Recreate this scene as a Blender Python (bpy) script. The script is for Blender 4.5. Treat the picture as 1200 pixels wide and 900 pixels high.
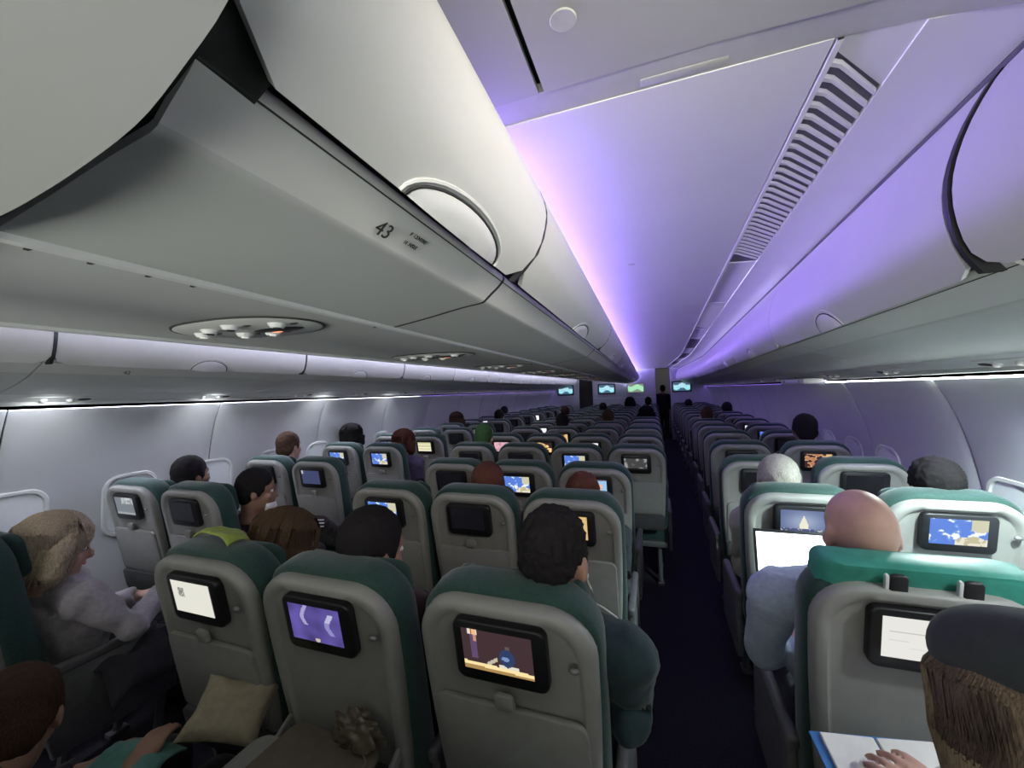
import bpy, bmesh, math, random
from mathutils import Vector, Matrix, Euler, noise
random.seed(7)
S = bpy.context.scene
C = S.collection
for o in list(bpy.data.objects):
    bpy.data.objects.remove(o)

# ------------------------------------------------------------------ camera
F, YAW, PITCH, ROLL, CZ = 468.0, .345, .022, -.034, 1.64
cam = bpy.data.cameras.new('camera')
cam.sensor_fit = 'HORIZONTAL'; cam.sensor_width = 36.0; cam.lens = F / 1200 * 36; cam.clip_start = .02
camo = bpy.data.objects.new('camera', cam); C.objects.link(camo)
_r = Vector((math.cos(YAW), math.sin(YAW), 0)); _f0 = Vector((-math.sin(YAW), math.cos(YAW), 0)); _z = Vector((0, 0, 1))
_f = _f0 * math.cos(PITCH) + _z * math.sin(PITCH); _u = -_f0 * math.sin(PITCH) + _z * math.cos(PITCH)
_R = _r * math.cos(ROLL) + _u * math.sin(ROLL); _U = -_r * math.sin(ROLL) + _u * math.cos(ROLL)
M = Matrix((( _R.x, _U.x, -_f.x, 0), (_R.y, _U.y, -_f.y, 0), (_R.z, _U.z, -_f.z, CZ), (0, 0, 0, 1)))
camo.matrix_world = M
S.camera = camo

def ray(u, v):
    du, dv = u - 600, v - 450
    c, s = math.cos(ROLL), math.sin(ROLL)
    a = du * c + dv * s; b = -du * s + dv * c
    d = math.cos(PITCH) + b / F * math.sin(PITCH); Z = math.sin(PITCH) - b / F * math.cos(PITCH)
    r = a / F
    return Vector((r * math.cos(YAW) - d * math.sin(YAW), r * math.sin(YAW) + d * math.cos(YAW), Z))
def atZ(u, v, z):
    R = ray(u, v); t = (z - CZ) / R.z; return Vector((R.x * t, R.y * t, z))

# ------------------------------------------------------------------ world, exposure, lamps
W = bpy.data.worlds.new('cabin_world'); S.world = W; W.use_nodes = True
bg = W.node_tree.nodes['Background']; bg.inputs[0].default_value = (.55, .6, .75, 1); bg.inputs[1].default_value = .0
vs = S.view_settings
vs.view_transform = 'Standard'; vs.look = 'None'; vs.gamma = 1; vs.use_curve_mapping = False
vs.exposure = 0.0

def area(name, loc, rot, sx, sy, col, pw, spread=math.pi):
    l = bpy.data.lights.new(name, 'AREA'); l.shape = 'RECTANGLE'; l.size = sx; l.size_y = sy
    l.color = col; l.energy = pw; l.spread = spread
    o = bpy.data.objects.new(name, l); C.objects.link(o); o.location = loc; o.rotation_euler = rot
    return o
def spot(name, loc, target, col, pw, ang, blend=.6, size=.03):
    l = bpy.data.lights.new(name, 'SPOT'); l.color = col; l.energy = pw; l.spot_size = ang; l.spot_blend = blend; l.shadow_soft_size = size
    o = bpy.data.objects.new(name, l); C.objects.link(o); o.location = loc
    o.rotation_euler = (Vector(target) - Vector(loc)).to_track_quat('-Z', 'Y').to_euler()
    return o
# unseen fill lights, added behind and beside the camera
area('aft_fill_light', (-.9, -1.7, 1.25), (math.radians(122), 0, 0), 3.2, .6, (.97, 1.0, .92), 30, math.radians(95))
ga = area('bin_fill_light', (.50, .12, 2.12), (0, 0, 0), .25, .25, (1, .95, .84), 3.7, math.radians(80))  # added out of view to brighten the centre bin door
ga.rotation_euler = (Vector((-.20, .95, 2.0)) - ga.location).to_track_quat('-Z', 'Y').to_euler()
# reading lights in the starboard service units
spot('reading_fill_light', (1.16, 1.55, 1.665), (1.12, 1.75, 1.0), (.80, 1.0, .97), 105, math.radians(125))
spot('reading_fill_light', (1.10, 2.05, 1.675), (.85, 1.35, 1.0), (.86, 1.0, .97), 24, math.radians(85))
spot('reading_fill_light', (.98, .75, 1.70), (.7, 1.0, .8), (.9, 1.0, .97), 16, math.radians(90))
# spots added to brighten the port wall, then one dim reading light
for y_, p_ in ((1.15, 3.6), (2.0, 3.6), (3.1, 3.6), (4.2, 2.4)):
    spot('reading_fill_light', (-2.86 - .033 * y_, y_, 1.69), (-3.28 - .03 * y_, y_ + .05, 1.25), (.9, .96, 1.0), p_, math.radians(120), .9)
spot('reading_fill_light', (-2.95, .4, 1.68), (-2.6, 1.0, .9), (1, .95, .86), 3.5, math.radians(100))

# ------------------------------------------------------------------ materials
MATS = {}
def mat(name, col, rough=.6, metal=0, var=.06, scale=40, bump=0, emit=None, es=0, spec=.5, sheen=0, stretch=None):
    if name in MATS: return MATS[name]
    m = bpy.data.materials.new(name); m.use_nodes = True; nt = m.node_tree
    b = nt.nodes['Principled BSDF']
    b.inputs['Roughness'].default_value = rough; b.inputs['Metallic'].default_value = metal
    b.inputs['Specular IOR Level'].default_value = spec
    if sheen: b.inputs['Sheen Weight'].default_value = sheen
    tc = nt.nodes.new('ShaderNodeTexCoord'); nz = nt.nodes.new('ShaderNodeTexNoise')
    nz.inputs['Scale'].default_value = scale; nz.inputs['Detail'].default_value = 4
    src = tc.outputs['Object']
    if stretch:
        mp = nt.nodes.new('ShaderNodeMapping'); mp.inputs['Scale'].default_value = stretch
        nt.links.new(src, mp.inputs[0]); src = mp.outputs[0]
    nt.links.new(src, nz.inputs['Vector'])
    rp = nt.nodes.new('ShaderNodeValToRGB')
    rp.color_ramp.elements[0].position = .3; rp.color_ramp.elements[1].position = .7
    rp.color_ramp.elements[0].color = tuple(max(0, c * (1 - var)) for c in col) + (1,)
    rp.color_ramp.elements[1].color = tuple(min(1, c * (1 + var)) for c in col) + (1,)
    nt.links.new(nz.outputs[0], rp.inputs[0]); nt.links.new(rp.outputs[0], b.inputs['Base Color'])
    if bump:
        bp = nt.nodes.new('ShaderNodeBump'); bp.inputs['Strength'].default_value = bump; bp.inputs['Distance'].default_value = .004
        nt.links.new(nz.outputs[0], bp.inputs['Height']); nt.links.new(bp.outputs[0], b.inputs['Normal'])
    if emit:
        b.inputs['Emission Color'].default_value = emit + (1,); b.inputs['Emission Strength'].default_value = es
    MATS[name] = m; return m

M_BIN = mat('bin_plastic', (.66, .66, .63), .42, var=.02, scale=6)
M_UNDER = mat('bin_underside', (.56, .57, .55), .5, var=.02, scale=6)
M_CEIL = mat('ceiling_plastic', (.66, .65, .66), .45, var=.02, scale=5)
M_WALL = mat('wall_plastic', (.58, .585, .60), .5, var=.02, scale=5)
M_AFT_DIM = mat('aft_ceiling_dimmed', (.36, .36, .335), .5, var=.02, scale=5)  # ceiling colour darkened aft of the beam in place of weaker light
M_TRIM = mat('trim_plastic', (.75, .75, .74), .35, var=.02)
M_BEAM = mat('beam_plastic', (.42, .42, .40), .5, var=.03)
M_DARK = mat('dark_gap', (.03, .032, .03), .8, var=.3)
M_RUBBER = mat('black_seal', (.02, .02, .022), .5)
M_CARPET = mat('carpet', (.016, .014, .022), .95, var=.8, scale=160, bump=.5)
M_SHELL = mat('seat_shell', (.31, .305, .285), .48, var=.04, scale=25)
M_RECESS = mat('seat_shell_panel', (.27, .265, .25), .55, var=.05, scale=25)
M_GREEN = mat('green_upholstery', (.008, .045, .037), .75, var=.25, scale=120, bump=.25, sheen=.3)
M_TEAL = mat('teal_leather', (.04, .26, .20), .42, var=.15, scale=30, bump=.15)
M_BEZEL = mat('monitor_bezel', (.012, .012, .014), .38, var=.1)
M_GREYFRAME = mat('seat_frame', (.10, .10, .105), .45, var=.1)
M_ARM = mat('armrest_plastic', (.13, .13, .135), .5, var=.1)
M_POCKET = mat('pocket_mesh', (.05, .05, .052), .8, var=.3, scale=200)
M_METAL = mat('brushed_metal', (.25, .25, .25), .45, metal=.6)
M_INK = mat('black_ink', (.03, .03, .03), .6)
M_WHITE = mat('white_paper', (.78, .77, .74), .7, var=.04)
M_COVE = mat('violet_cove_lamp', (.5, .4, .9), .5, emit=(.31, .18, 1.0), es=100)
M_COVE_P = mat('pale_cove_lamp', (.6, .6, .8), .5, emit=(.76, .76, 1.0), es=130)
M_WASH = mat('violet_wash_lamp', (.5, .4, .9), .5, emit=(.34, .18, 1.0), es=10)
M_WASH_P = mat('pale_wash_lamp', (.6, .6, .7), .5, emit=(.78, .82, 1.0), es=70)
M_PSU_FILL = mat('psu_fill_glow', (.7, .7, .7), .5, emit=(.93, 1.0, .93), es=26)  # glow for the added strip under the starboard service channel
M_BULK = mat('bulkhead_laminate', (.50, .52, .55), .5, var=.03, scale=8)

def attr_mat(name, strength):
    m = bpy.data.materials.new(name); m.use_nodes = True; nt = m.node_tree; b = nt.nodes['Principled BSDF']
    a = nt.nodes.new('ShaderNodeAttribute'); a.attribute_name = 'Col'
    b.inputs['Base Color'].default_value = (.01, .01, .012, 1); b.inputs['Roughness'].default_value = .25
    nt.links.new(a.outputs['Color'], b.inputs['Emission Color']); b.inputs['Emission Strength'].default_value = strength
    return m
M_SCREEN = attr_mat('screen_picture', 1.0)

# ------------------------------------------------------------------ mesh helpers
def new_obj(name, me, mat_, parent=None, loc=(0, 0, 0), rot=(0, 0, 0), smooth=True):
    o = bpy.data.objects.new(name, me); C.objects.link(o)
    if mat_ and not me.materials: me.materials.append(mat_)
    o.parent = parent; o.location = loc; o.rotation_euler = rot
    return o
def bm_obj(name, bm, mat_, parent=None, loc=(0, 0, 0), rot=(0, 0, 0), smooth=True, angle=40):
    me = bpy.data.meshes.new(name)
    bmesh.ops.remove_doubles(bm, verts=bm.verts, dist=1e-6)
    bmesh.ops.recalc_face_normals(bm, faces=bm.faces)
    if smooth:
        for f in bm.faces: f.smooth = True
        ca = math.radians(angle)
        for e in bm.edges:
            if len(e.link_faces) == 2 and e.calc_face_angle(0) > ca: e.smooth = False
    bm.to_mesh(me); bm.free()
    return new_obj(name, me, mat_, parent, loc, rot)
def empty(name, loc=(0, 0, 0), rot=(0, 0, 0)):
    o = bpy.data.objects.new(name, None); C.objects.link(o); o.location = loc; o.rotation_euler = rot; o.empty_display_size = .05
    return o
def tag(o, label, cat, group=None):
    o['label'] = label; o['category'] = cat
    if group: o['group'] = group
    return o
def structure(o): o['kind'] = 'structure'; return o

def box(bm, c, s, bev=0, seg=2, rot=None):
    m = Matrix.Translation(c)
    if rot: m = m @ Euler(rot).to_matrix().to_4x4()
    r = bmesh.ops.create_cube(bm, size=1, matrix=m @ Matrix.Diagonal((s[0], s[1], s[2], 1)))
    if bev:
        es = list({e for v in r['verts'] for e in v.link_edges})
        bmesh.ops.bevel(bm, geom=es, offset=bev, segments=seg, profile=.5, affect='EDGES')
def loft(bm, rings, close=True, cap=True):
    vr = [[bm.verts.new(p) for p in r] for r in rings]
    n = len(vr[0])
    for a, b in zip(vr, vr[1:]):
        for i in range(n if close else n - 1):
            j = (i + 1) % n
            try: bm.faces.new((a[i], a[j], b[j], b[i]))
            except ValueError: pass
    if cap:
        bm.faces.new(vr[0]); bm.faces.new(vr[-1])
    return vr
def tube(bm, pts, rad, n=8, cap=True, ell=None):
    """tube through pts; rad a number or list; ell = optional list of (rx, ry) with rx along the side axis"""
    pts = [Vector(p) for p in pts]; rings = []
    up = Vector((0, 0, 1))
    for i, p in enumerate(pts):
        d = (pts[min(i + 1, len(pts) - 1)] - pts[max(i - 1, 0)]).normalized()
        ref = up if abs(d.dot(up)) < .95 else Vector((0, 1, 0))
        s = d.cross(ref).normalized(); t = s.cross(d).normalized()
        if abs(d.dot(up)) >= .95: s = Vector((1, 0, 0)); t = d.cross(s).normalized(); s = t.cross(d).normalized()
        if ell: rx, ry = ell[i]
        else: rx = ry = rad[i] if isinstance(rad, (list, tuple)) else rad
        rings.append([p + s * (rx * math.cos(2 * math.pi * k / n)) + t * (ry * math.sin(2 * math.pi * k / n)) for k in range(n)])
    loft(bm, rings, True, cap)
def ellipsoid(bm, c, r, m=None, seg=16, rings=10):
    mt = Matrix.Translation(c)
    if m is not None: mt = mt @ m
    bmesh.ops.create_uvsphere(bm, u_segments=seg, v_segments=rings, radius=1, matrix=mt @ Matrix.Diagonal((r[0], r[1], r[2], 1)))
def rrect(w, h, r, seg=6, top=None):
    """rounded rectangle outline in (x, z), centred; top = other radius for the upper corners"""
    out = []
    rt = r if top is None else top
    for cx, cz, a0, rr in ((w / 2 - rt, h / 2 - rt, 0, rt), (-w / 2 + rt, h / 2 - rt, 90, rt), (-w / 2 + r, -h / 2 + r, 180, r), (w / 2 - r, -h / 2 + r, 270, r)):
        for k in range(seg + 1):
            a = math.radians(a0 + 90 * k / seg); out.append((cx + rr * math.cos(a), cz + rr * math.sin(a)))
    return out
def slab(bm, outline, y0, y1, bev=.004, sh=None):
    """closed slab from an (x, z) outline between y0 (towards the camera) and y1, edges rounded; sh(x, z) -> extra y"""
    cx = sum(p[0] for p in outline) / len(outline); cz = sum(p[1] for p in outline) / len(outline)
    def ins(d):
        o = []
        for x, z in outline:
            l = math.hypot(x - cx, z - cz); k = max(0, (l - d) / l) if l > 1e-9 else 1
            o.append((cx + (x - cx) * k, cz + (z - cz) * k))
        return o
    f = sh or (lambda x, z: 0)
    rings = []
    for d, y in ((bev, y0), (bev * .3, y0 + (y1 - y0) * .0 + bev * .35), (0, y0 + bev), (0, y1 - bev), (bev, y1)):
        rings.append([(x, y + f(x, z), z) for x, z in ins(d)])
    loft(bm, rings)
def cr(pts, t):
    """Catmull-Rom through 2-D pts, t in 0..1"""
    n = len(pts) - 1; x = min(max(t, 0), 1) * n; i = min(int(x), n - 1); u = x - i
    p = [pts[max(i - 1, 0)], pts[i], pts[i + 1], pts[min(i + 2, n)]]
    return tuple(.5 * (2 * p[1][k] + (p[2][k] - p[0][k]) * u + (2 * p[0][k] - 5 * p[1][k] + 4 * p[2][k] - p[3][k]) * u * u + (3 * p[1][k] - p[0][k] - 3 * p[2][k] + p[3][k]) * u ** 3) for k in range(2))
def text_obj(name, body, size, mat_, parent, matrix):
    cu = bpy.data.curves.new(name, 'FONT'); cu.body = body; cu.size = size; cu.extrude = .0004; cu.align_x = 'LEFT'; cu.resolution_u = 3
    t = bpy.data.objects.new(name, cu); C.objects.link(t)
    me = bpy.data.meshes.new_from_object(t.evaluated_get(bpy.context.evaluated_depsgraph_get()))
    bpy.data.objects.remove(t); bpy.data.curves.remove(cu)
    me.materials.clear(); me.materials.append(mat_)
    o = bpy.data.objects.new(name, me); C.objects.link(o); o.parent = parent
    o.matrix_local = matrix
    return o

# ------------------------------------------------------------------ cabin geometry functions
XC = -.95            # cabin centre line
CC = -.90            # centre bins' own middle
YB, YE = -3.0, 13.5  # aft end, forward bulkhead
def tw(Y): return .033 * min(max(Y, -1), 8)
def side_x(h, Y, s):          # s = +1 starboard, -1 port
    return XC + s * (h + tw(Y))
def bin_x(h, Y, s):           # side bins pinch in again towards the bulkhead
    return XC + s * (h + tw(Y) - .035 * max(0, Y - 8.5))
def cen_x(x, Y, s=1):         # x measured on the starboard face at Y = .825
    X = x - .022 * (Y - .825)
    return X if s > 0 else 2 * CC - X

def sweep(bm, prof, ys, fx, n=None, thick=0, flip=False):
    """sheet over (h, z) profile and stations ys; thick adds a back sheet offset along the profile normal"""
    P = [cr(prof, i / (n - 1)) for i in range(n)] if n else list(prof)
    def sheet(off):
        vs_ = []
        for y in ys:
            row = []
            for i, (h, z) in enumerate(P):
                a = P[max(i - 1, 0)]; b = P[min(i + 1, len(P) - 1)]
                dx, dz = b[0] - a[0], b[1] - a[1]; l = math.hypot(dx, dz) or 1
                row.append(bm.verts.new((fx(h + dz / l * off, y), y, z - dx / l * off)))
            vs_.append(row)
        return vs_
    A = sheet(0)
    def faces(V):
        for a, b in zip(V, V[1:]):
            for i in range(len(P) - 1): bm.faces.new((a[i], a[i + 1], b[i + 1], b[i]))
    faces(A)
    if thick:
        B = sheet(thick); faces(B)
        for i in range(len(P) - 1):
            bm.faces.new((A[0][i], A[0][i + 1], B[0][i + 1], B[0][i])); bm.faces.new((A[-1][i], A[-1][i + 1], B[-1][i + 1], B[-1][i]))
        for a0, a1, b0, b1 in zip(A, A[1:], B, B[1:]):
            bm.faces.new((a0[0], a1[0], b1[0], b0[0])); bm.faces.new((a0[-1], a1[-1], b1[-1], b0[-1]))
def stations(a, b, step=.35):
    n = max(1, int(math.ceil((b - a) / step))); return [a + (b - a) * i / n for i in range(n + 1)]

# ------------------------------------------------------------------ floor
bm = bmesh.new(); box(bm, (XC, (YB + YE) / 2 + .6, -.03), (5.5, YE - YB + 3, .06)); structure(bm_obj('floor', bm, M_CARPET))
# ------------------------------------------------------------------ side walls
WALL = [(2.13, 1.635), (2.20, 1.5), (2.26, 1.3), (2.295, 1.1), (2.305, .9), (2.30, .6), (2.28, .3), (2.25, 0.0)]
def wall_side(s, side, y0):
    bm = bmesh.new(); sweep(bm, [(h + .03, z) for h, z in WALL], stations(YB, YE + 1.5, .8), lambda h, y: side_x(h, y, s), n=14)
    # close above the service units
    w = structure(bm_obj('wall_' + side, bm, M_DARK))
    y = y0
    while y < YE:
        a, b = max(y, YB), min(y + 1.09, YE)
        bm = bmesh.new()
        # each panel is gently pillowed towards its joints
        ys = [a + .004, a + .02, a + .06] + [a + .06 + (b - a - .12) * k / 4 for k in range(1, 4)] + [b - .06, b - .02, b - .004]
        def fx(h, yy, a=a, b=b):
            e = min(yy - a, b - yy); d = .014 * max(0, 1 - e / .06) ** 2
            return side_x(h + d, yy, s)
        sweep(bm, WALL, ys, fx, n=18, thick=-.008)
        bm_obj('wall_panel', bm, M_WALL, w)
        y += 1.09
    return w
wl = wall_side(-1, 'left', 2.143 - 1.09 * 5); wr = wall_side(1, 'right', 2.55 - 1.09 * 5)

M_SHADE = mat('window_shade', (.88, .91, .92), .4, var=.02)
M_SHADE_LIT = M_SHADE
def wall_point(z, y, s):
    best = min((cr(WALL, k / 100) for k in range(101)), key=lambda p: abs(p[1] - z))
    return side_x(best[0], y, s)
wn = 0
for s, y0, cnt in ((-1, .57, 8), (1, 1.25, 8)):
    for k in range(cnt):
        y = y0 + .535 * k; wn += 1
        zc = 1.0; xa, xb = wall_point(zc - .1, y, s), wall_point(zc + .1, y, s)
        tilt = math.atan2(xb - xa, .2)
        root = structure(empty('window_%d' % wn, (wall_point(zc, y, s) - s * .010, y, zc), (0, tilt, 0)))
        # local frame: x into the wall, y along the cabin, z up
        out = rrect(.30, .40, .09, 7)
        bm = bmesh.new()
        inn = rrect(.255, .355, .075, 7)
        rings = [[(s * .035, p[0], p[1]) for p in out], [(s * .002, p[0], p[1]) for p in out], [(-s * .008, p[0] * .97, p[1] * .98) for p in out], [(-s * .008, p[0] * 1.03, p[1] * 1.02) for p in inn], [(s * .008, p[0], p[1]) for p in inn]]
        loft(bm, rings, True, False); bm_obj('window_frame', bm, M_TRIM, root)
        bm = bmesh.new()
        rings = [[(s * .006, p[0], p[1]) for p in rrect(.26, .36, .075, 7)], [(s * .001, p[0], p[1]) for p in rrect(.25, .35, .07, 7)]]
        loft(bm, rings, True, True); sh = bm_obj('window_shade', bm, M_SHADE, root)
        bm = bmesh.new(); box(bm, (-s * .006, 0, -.155), (.012, .11, .012), .003); bm_obj('shade_grip', bm, M_TRIM, sh)

# ------------------------------------------------------------------ ceilings over the two aisles
def ceil_z(x): return x
CE_R = [(-.62, 2.262), (-.30, 2.262), (.0, 2.262), (.313, 2.260)]       # flat field of the starboard aisle ceiling
def ceil_fx(s):
    def f(x, y):
        # left edge follows the centre bin, right edge follows the side bin
        t = (x + .62) / (1.23)
        l = cen_x(-.62, y, 1); r = XC + (1.56 + tw(y) - .035 * max(0, y - 8.5))
        X = l + (r - l) * t
        return X if s > 0 else 2 * XC - X + .0
    return f
for s, nm in ((1, 'ceiling'), (-1, 'ceiling')):
    bm = bmesh.new(); box(bm, (XC + s * 1.0, (YB + YE) / 2 + .6, 2.33), (1.9, YE - YB + 3, .03))
    ce = structure(bm_obj(nm, bm, M_DARK))
    fx = ceil_fx(s)
    # panel row: one aft of the cross beam, then repeating
    segs = [(YB, -.9), (-.892, .80), (.872, 3.30), (3.304, 5.6), (5.604, 7.9), (7.904, 10.2), (10.204, YE)]
    for i, (a, b) in enumerate(segs):
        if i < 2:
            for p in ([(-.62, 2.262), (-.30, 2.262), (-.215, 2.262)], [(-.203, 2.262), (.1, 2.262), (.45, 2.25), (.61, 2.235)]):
                bm = bmesh.new(); sweep(bm, p, stations(a, b, .6), fx, thick=-.012); bm_obj('ceiling_panel', bm, M_AFT_DIM, ce)
        else:
            bm = bmesh.new(); sweep(bm, CE_R[:3] + [(.308, 2.260)], stations(a, b, .6), fx, thick=-.012); bm_obj('ceiling_panel', bm, M_CEIL, ce)
            # louvred strip: recessed tray with slats, then the sloping side field
            g0, g1 = a + .045, min(a + 1.27, b)
            bm = bmesh.new(); sweep(bm, [(.318, 2.268), (.440, 2.258)], stations(a, b, .6), fx, thick=-.006); bm_obj('vent_tray', bm, mat('vent_dark', (.16, .15, .19), .7), ce)
            bm = bmesh.new(); q_ = [(.322, a), (.438, a), (.438, g0 + .12), (.322, g0 - .01)]; loft(bm, [[(fx(x, y), y, 2.262 - .08 * (x - .322)) for x, y in q_], [(fx(x, y), y, 2.275) for x, y in q_]]); bm_obj('vent_end', bm, M_CEIL, ce)
            bm = bmesh.new(); sweep(bm, [(.312, 2.285), (.312, 2.256), (.322, 2.256), (.322, 2.285)], stations(a, b, .6), fx); bm_obj('vent_rail', bm, M_TRIM, ce)
            bm = bmesh.new(); sweep(bm, [(.436, 2.285), (.436, 2.249), (.446, 2.248), (.53, 2.244), (.598, 2.226), (.612, 2.205)], stations(a, b, .6), fx, thick=-.008); bm_obj('ceiling_panel', bm, M_CEIL, ce)
            bm = bmesh.new(); sweep(bm, [(.322, 2.262), (.438, 2.252)], [g1 + .14, g1 + .17], fx, thick=-.02); bm_obj('vent_crossbar', bm, M_CEIL, ce)
            bm = bmesh.new(); sweep(bm, [(.322, 2.264), (.438, 2.255)], stations(g1 + .17, b, .6), fx, thick=-.01); bm_obj('vent_blank', bm, M_CEIL, ce)
            if i < 4 and s > 0:
                n = 30
                d = (g1 - g0) / n
                for k in range(n):
                    y = g0 + d * k
                    bm = bmesh.new(); rings = []
                    for q in range(7):
                        t = q / 6; x = fx(.3225 + (.4375 - .3225) * t, y); k_ = .13 * t + .012 * max(0, 1 - t * 5) ** 2; z = 2.259 - .009 * t
                        rings.append([(x, y + k_, z + .006), (x, y + k_ + d * .10, z), (x, y + k_ + d * .36, z), (x, y + k_ + d * .46, z + .006)])
                    loft(bm, rings); bm_obj('vent_slat', bm, M_CEIL, ce)
    # cross beam
    bm = bmesh.new(); sweep(bm, [(-.62, 2.266), (-.3, 2.266), (0, 2.264), (.3, 2.262), (.45, 2.25), (.61, 2.225)], [.800, .806, .836, .866, .872], fx, thick=-.02); bm_obj('ceiling_beam', bm, M_BEAM, ce)
    bm = bmesh.new(); box(bm, (fx(.06, .845), .853, 2.2645), (.16, .022, .004), .0015); bm_obj('beam_handle', bm, M_BEAM, ce)
    if s > 0:
        bm = bmesh.new(); bmesh.ops.create_cone(bm, cap_ends=True, segments=28, radius1=.021, radius2=.023, depth=.002, matrix=Matrix.Translation((-.122, .654, 2.2612))); bm_obj('ceiling_disc', bm, mat('disc_plastic', (.44, .44, .42), .5), ce)
        bm = bmesh.new(); box(bm, (-.09, 2.074, 2.2605), (.03, .014, .003), .001); bm_obj('ceiling_latch', bm, M_BEAM, ce)
    # violet cove lamps on top of the centre bins, beside the ceiling edge
    for (a, b) in segs[2:]:
        bm = bmesh.new(); sweep(bm, [(-.462, 2.156), (-.438, 2.186)], stations(a + .02, b - .02, .8), (lambda x, y: cen_x(x, y, s)), thick=.006)
        o = bm_obj('cove_lamp', bm, M_COVE if s > 0 else M_COVE_P); o['kind'] = 'structure'; o.name = 'trim_%d' % (len([q for q in bpy.data.objects if q.name.startswith('trim_')]) + 1)

# aft wall behind the camera keeps the cabin closed
bm = bmesh.new(); box(bm, (XC, YB - .03, 1.15), (5.4, .06, 2.4)); structure(bm_obj('wall_back', bm, M_WALL))

# ------------------------------------------------------------------ overhead bins
DOOR_C = [(-.284, 1.884), (-.228, 1.938), (-.206, 2.003), (-.209, 2.046), (-.228, 2.09), (-.262, 2.128), (-.32, 2.150), (-.42, 2.152)]
LIP_C = [(-.44, 1.972), (-.330, 1.915), (-.308, 1.896), (-.318, 1.880), (-.340, 1.862), (-.354, 1.850)]
UND_C = [(-.354, 1.850), (-.365, 1.845), (-.415, 1.839), (-.507, 1.824), (-.600, 1.811)]
DOOR_S = [(1.502, 1.834), (1.471, 1.887), (1.456, 1.972), (1.466, 2.052), (1.501, 2.142), (1.556, 2.222), (1.63, 2.25)]
LIP_S = [(1.63, 1.905), (1.560, 1.872), (1.548, 1.858), (1.575, 1.838), (1.625, 1.816), (1.655, 1.803)]
UND_S = [(1.655, 1.803), (1.668, 1.795), (1.74, 1.770), (1.86, 1.738), (2.0, 1.714)]
def make_bin(kind, s, a, b, latch_y, label, group, da=None):
    da = a if da is None else da
    door, lip, und = (DOOR_C, LIP_C, UND_C) if kind == 'c' else (DOOR_S, LIP_S, UND_S)
    sg = 1 if kind == 'c' else -1          # outward (aisle) direction in profile coordinates
    fx = (lambda x, y: cen_x(x, y, s)) if kind == 'c' else (lambda h, y: bin_x(h, y, s))
    ym = (a + b) / 2
    root = empty('overhead_bin', (fx(lip[-1][0], ym), ym, lip[-1][1]))
    inv = -Vector(root.location)
    def fin(name, bm, m, par=root):
        for v in bm.verts: v.co += inv
        return bm_obj(name, bm, m, par)
    N = 17
    P = [cr(door, i / (N - 1)) for i in range(N)]
    L = [0]
    for p, q in zip(P, P[1:]): L.append(L[-1] + math.hypot(q[0] - p[0], q[1] - p[1]))
    def nrm(i):
        p, q = P[max(i - 1, 0)], P[min(i + 1, N - 1)]; dx, dz = q[0] - p[0], q[1] - p[1]; l = math.hypot(dx, dz)
        n = (dz / l, -dx / l)
        if n[0] * sg < 0: n = (-n[0], -n[1])
        return n
    r = .05
    cols = max(8, int((b - a) / .15))
    bm = bmesh.new(); rows = {0: [], 1: []}
    for lay, off in ((0, 0), (1, -.012)):
        for i in range(N):
            e = min(L[i], 9)
            q = r - math.sqrt(max(0, r * r - max(0, r - e) ** 2)) if e < r else 0
            nx, nz = nrm(i); edge = .005
            row = []
            for k in range(cols + 1):
                t = k / cols
                y = (da + .004 + q) + (b - da - .008 - 2 * q) * t
                rows_off = off
                row.append(bm.verts.new((fx(P[i][0] + nx * rows_off, y), y, P[i][1] + nz * rows_off)))
            rows[lay].append(row)
    for V in rows.values():
        for A, B in zip(V, V[1:]):
            for k in range(cols): bm.faces.new((A[k], A[k + 1], B[k + 1], B[k]))
    A, B = rows[0], rows[1]
    for k in range(cols):
        bm.faces.new((A[0][k], A[0][k + 1], B[0][k + 1], B[0][k])); bm.faces.new((A[-1][k], A[-1][k + 1], B[-1][k + 1], B[-1][k]))
    for i in range(N - 1):
        bm.faces.new((A[i][0], A[i + 1][0], B[i + 1][0], B[i][0])); bm.faces.new((A[i][-1], A[i + 1][-1], B[i + 1][-1], B[i][-1]))
    dr = fin('bin_door', bm, M_BIN)
    # latch: a proud half-lens on the lower edge of the door with a dark outline
    def dp(sv, y, off):
        sv = min(max(sv, 0), L[-1]); i = 0
        while i < N - 2 and L[i + 1] < sv: i += 1
        t = (sv - L[i]) / (L[i + 1] - L[i])
        x = P[i][0] + (P[i + 1][0] - P[i][0]) * t; z = P[i][1] + (P[i + 1][1] - P[i][1]) * t
        nx, nz = nrm(i)
        return (fx(x + nx * off, y), y, z + nz * off)
    hw, hh = (.140, .044) if kind == 'c' else (.10, .062)
    hw = min(hw, (b - a) * .24)
    bm = bmesh.new(); rr = 6; aa = 16
    ctr = bm.verts.new(dp(.0, latch_y, .012)); prev = None; rowsv = []
    for j in range(1, rr + 1):
        row = [bm.verts.new(dp(hh * j / rr * math.sin(math.pi * q / aa), latch_y + hw * j / rr * math.cos(math.pi * q / aa), .012 * math.sqrt(max(0, 1 - (j / rr) ** 2)) + .0015)) for q in range(aa + 1)]
        rowsv.append(row)
    for q in range(aa): bm.faces.new((ctr, rowsv[0][q], rowsv[0][q + 1]))
    for A2, B2 in zip(rowsv, rowsv[1:]):
        for q in range(aa): bm.faces.new((A2[q], B2[q], B2[q + 1], A2[q + 1]))
    lt = fin('latch_cover', bm, M_TRIM, dr)
    bm = bmesh.new(); tube(bm, [dp(hh * 1.03 * math.sin(math.pi * q / 18), latch_y + hw * 1.03 * math.cos(math.pi * q / 18), .001) for q in range(19)], .0022, 5); fin('latch_outline', bm, M_INK, dr)
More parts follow.
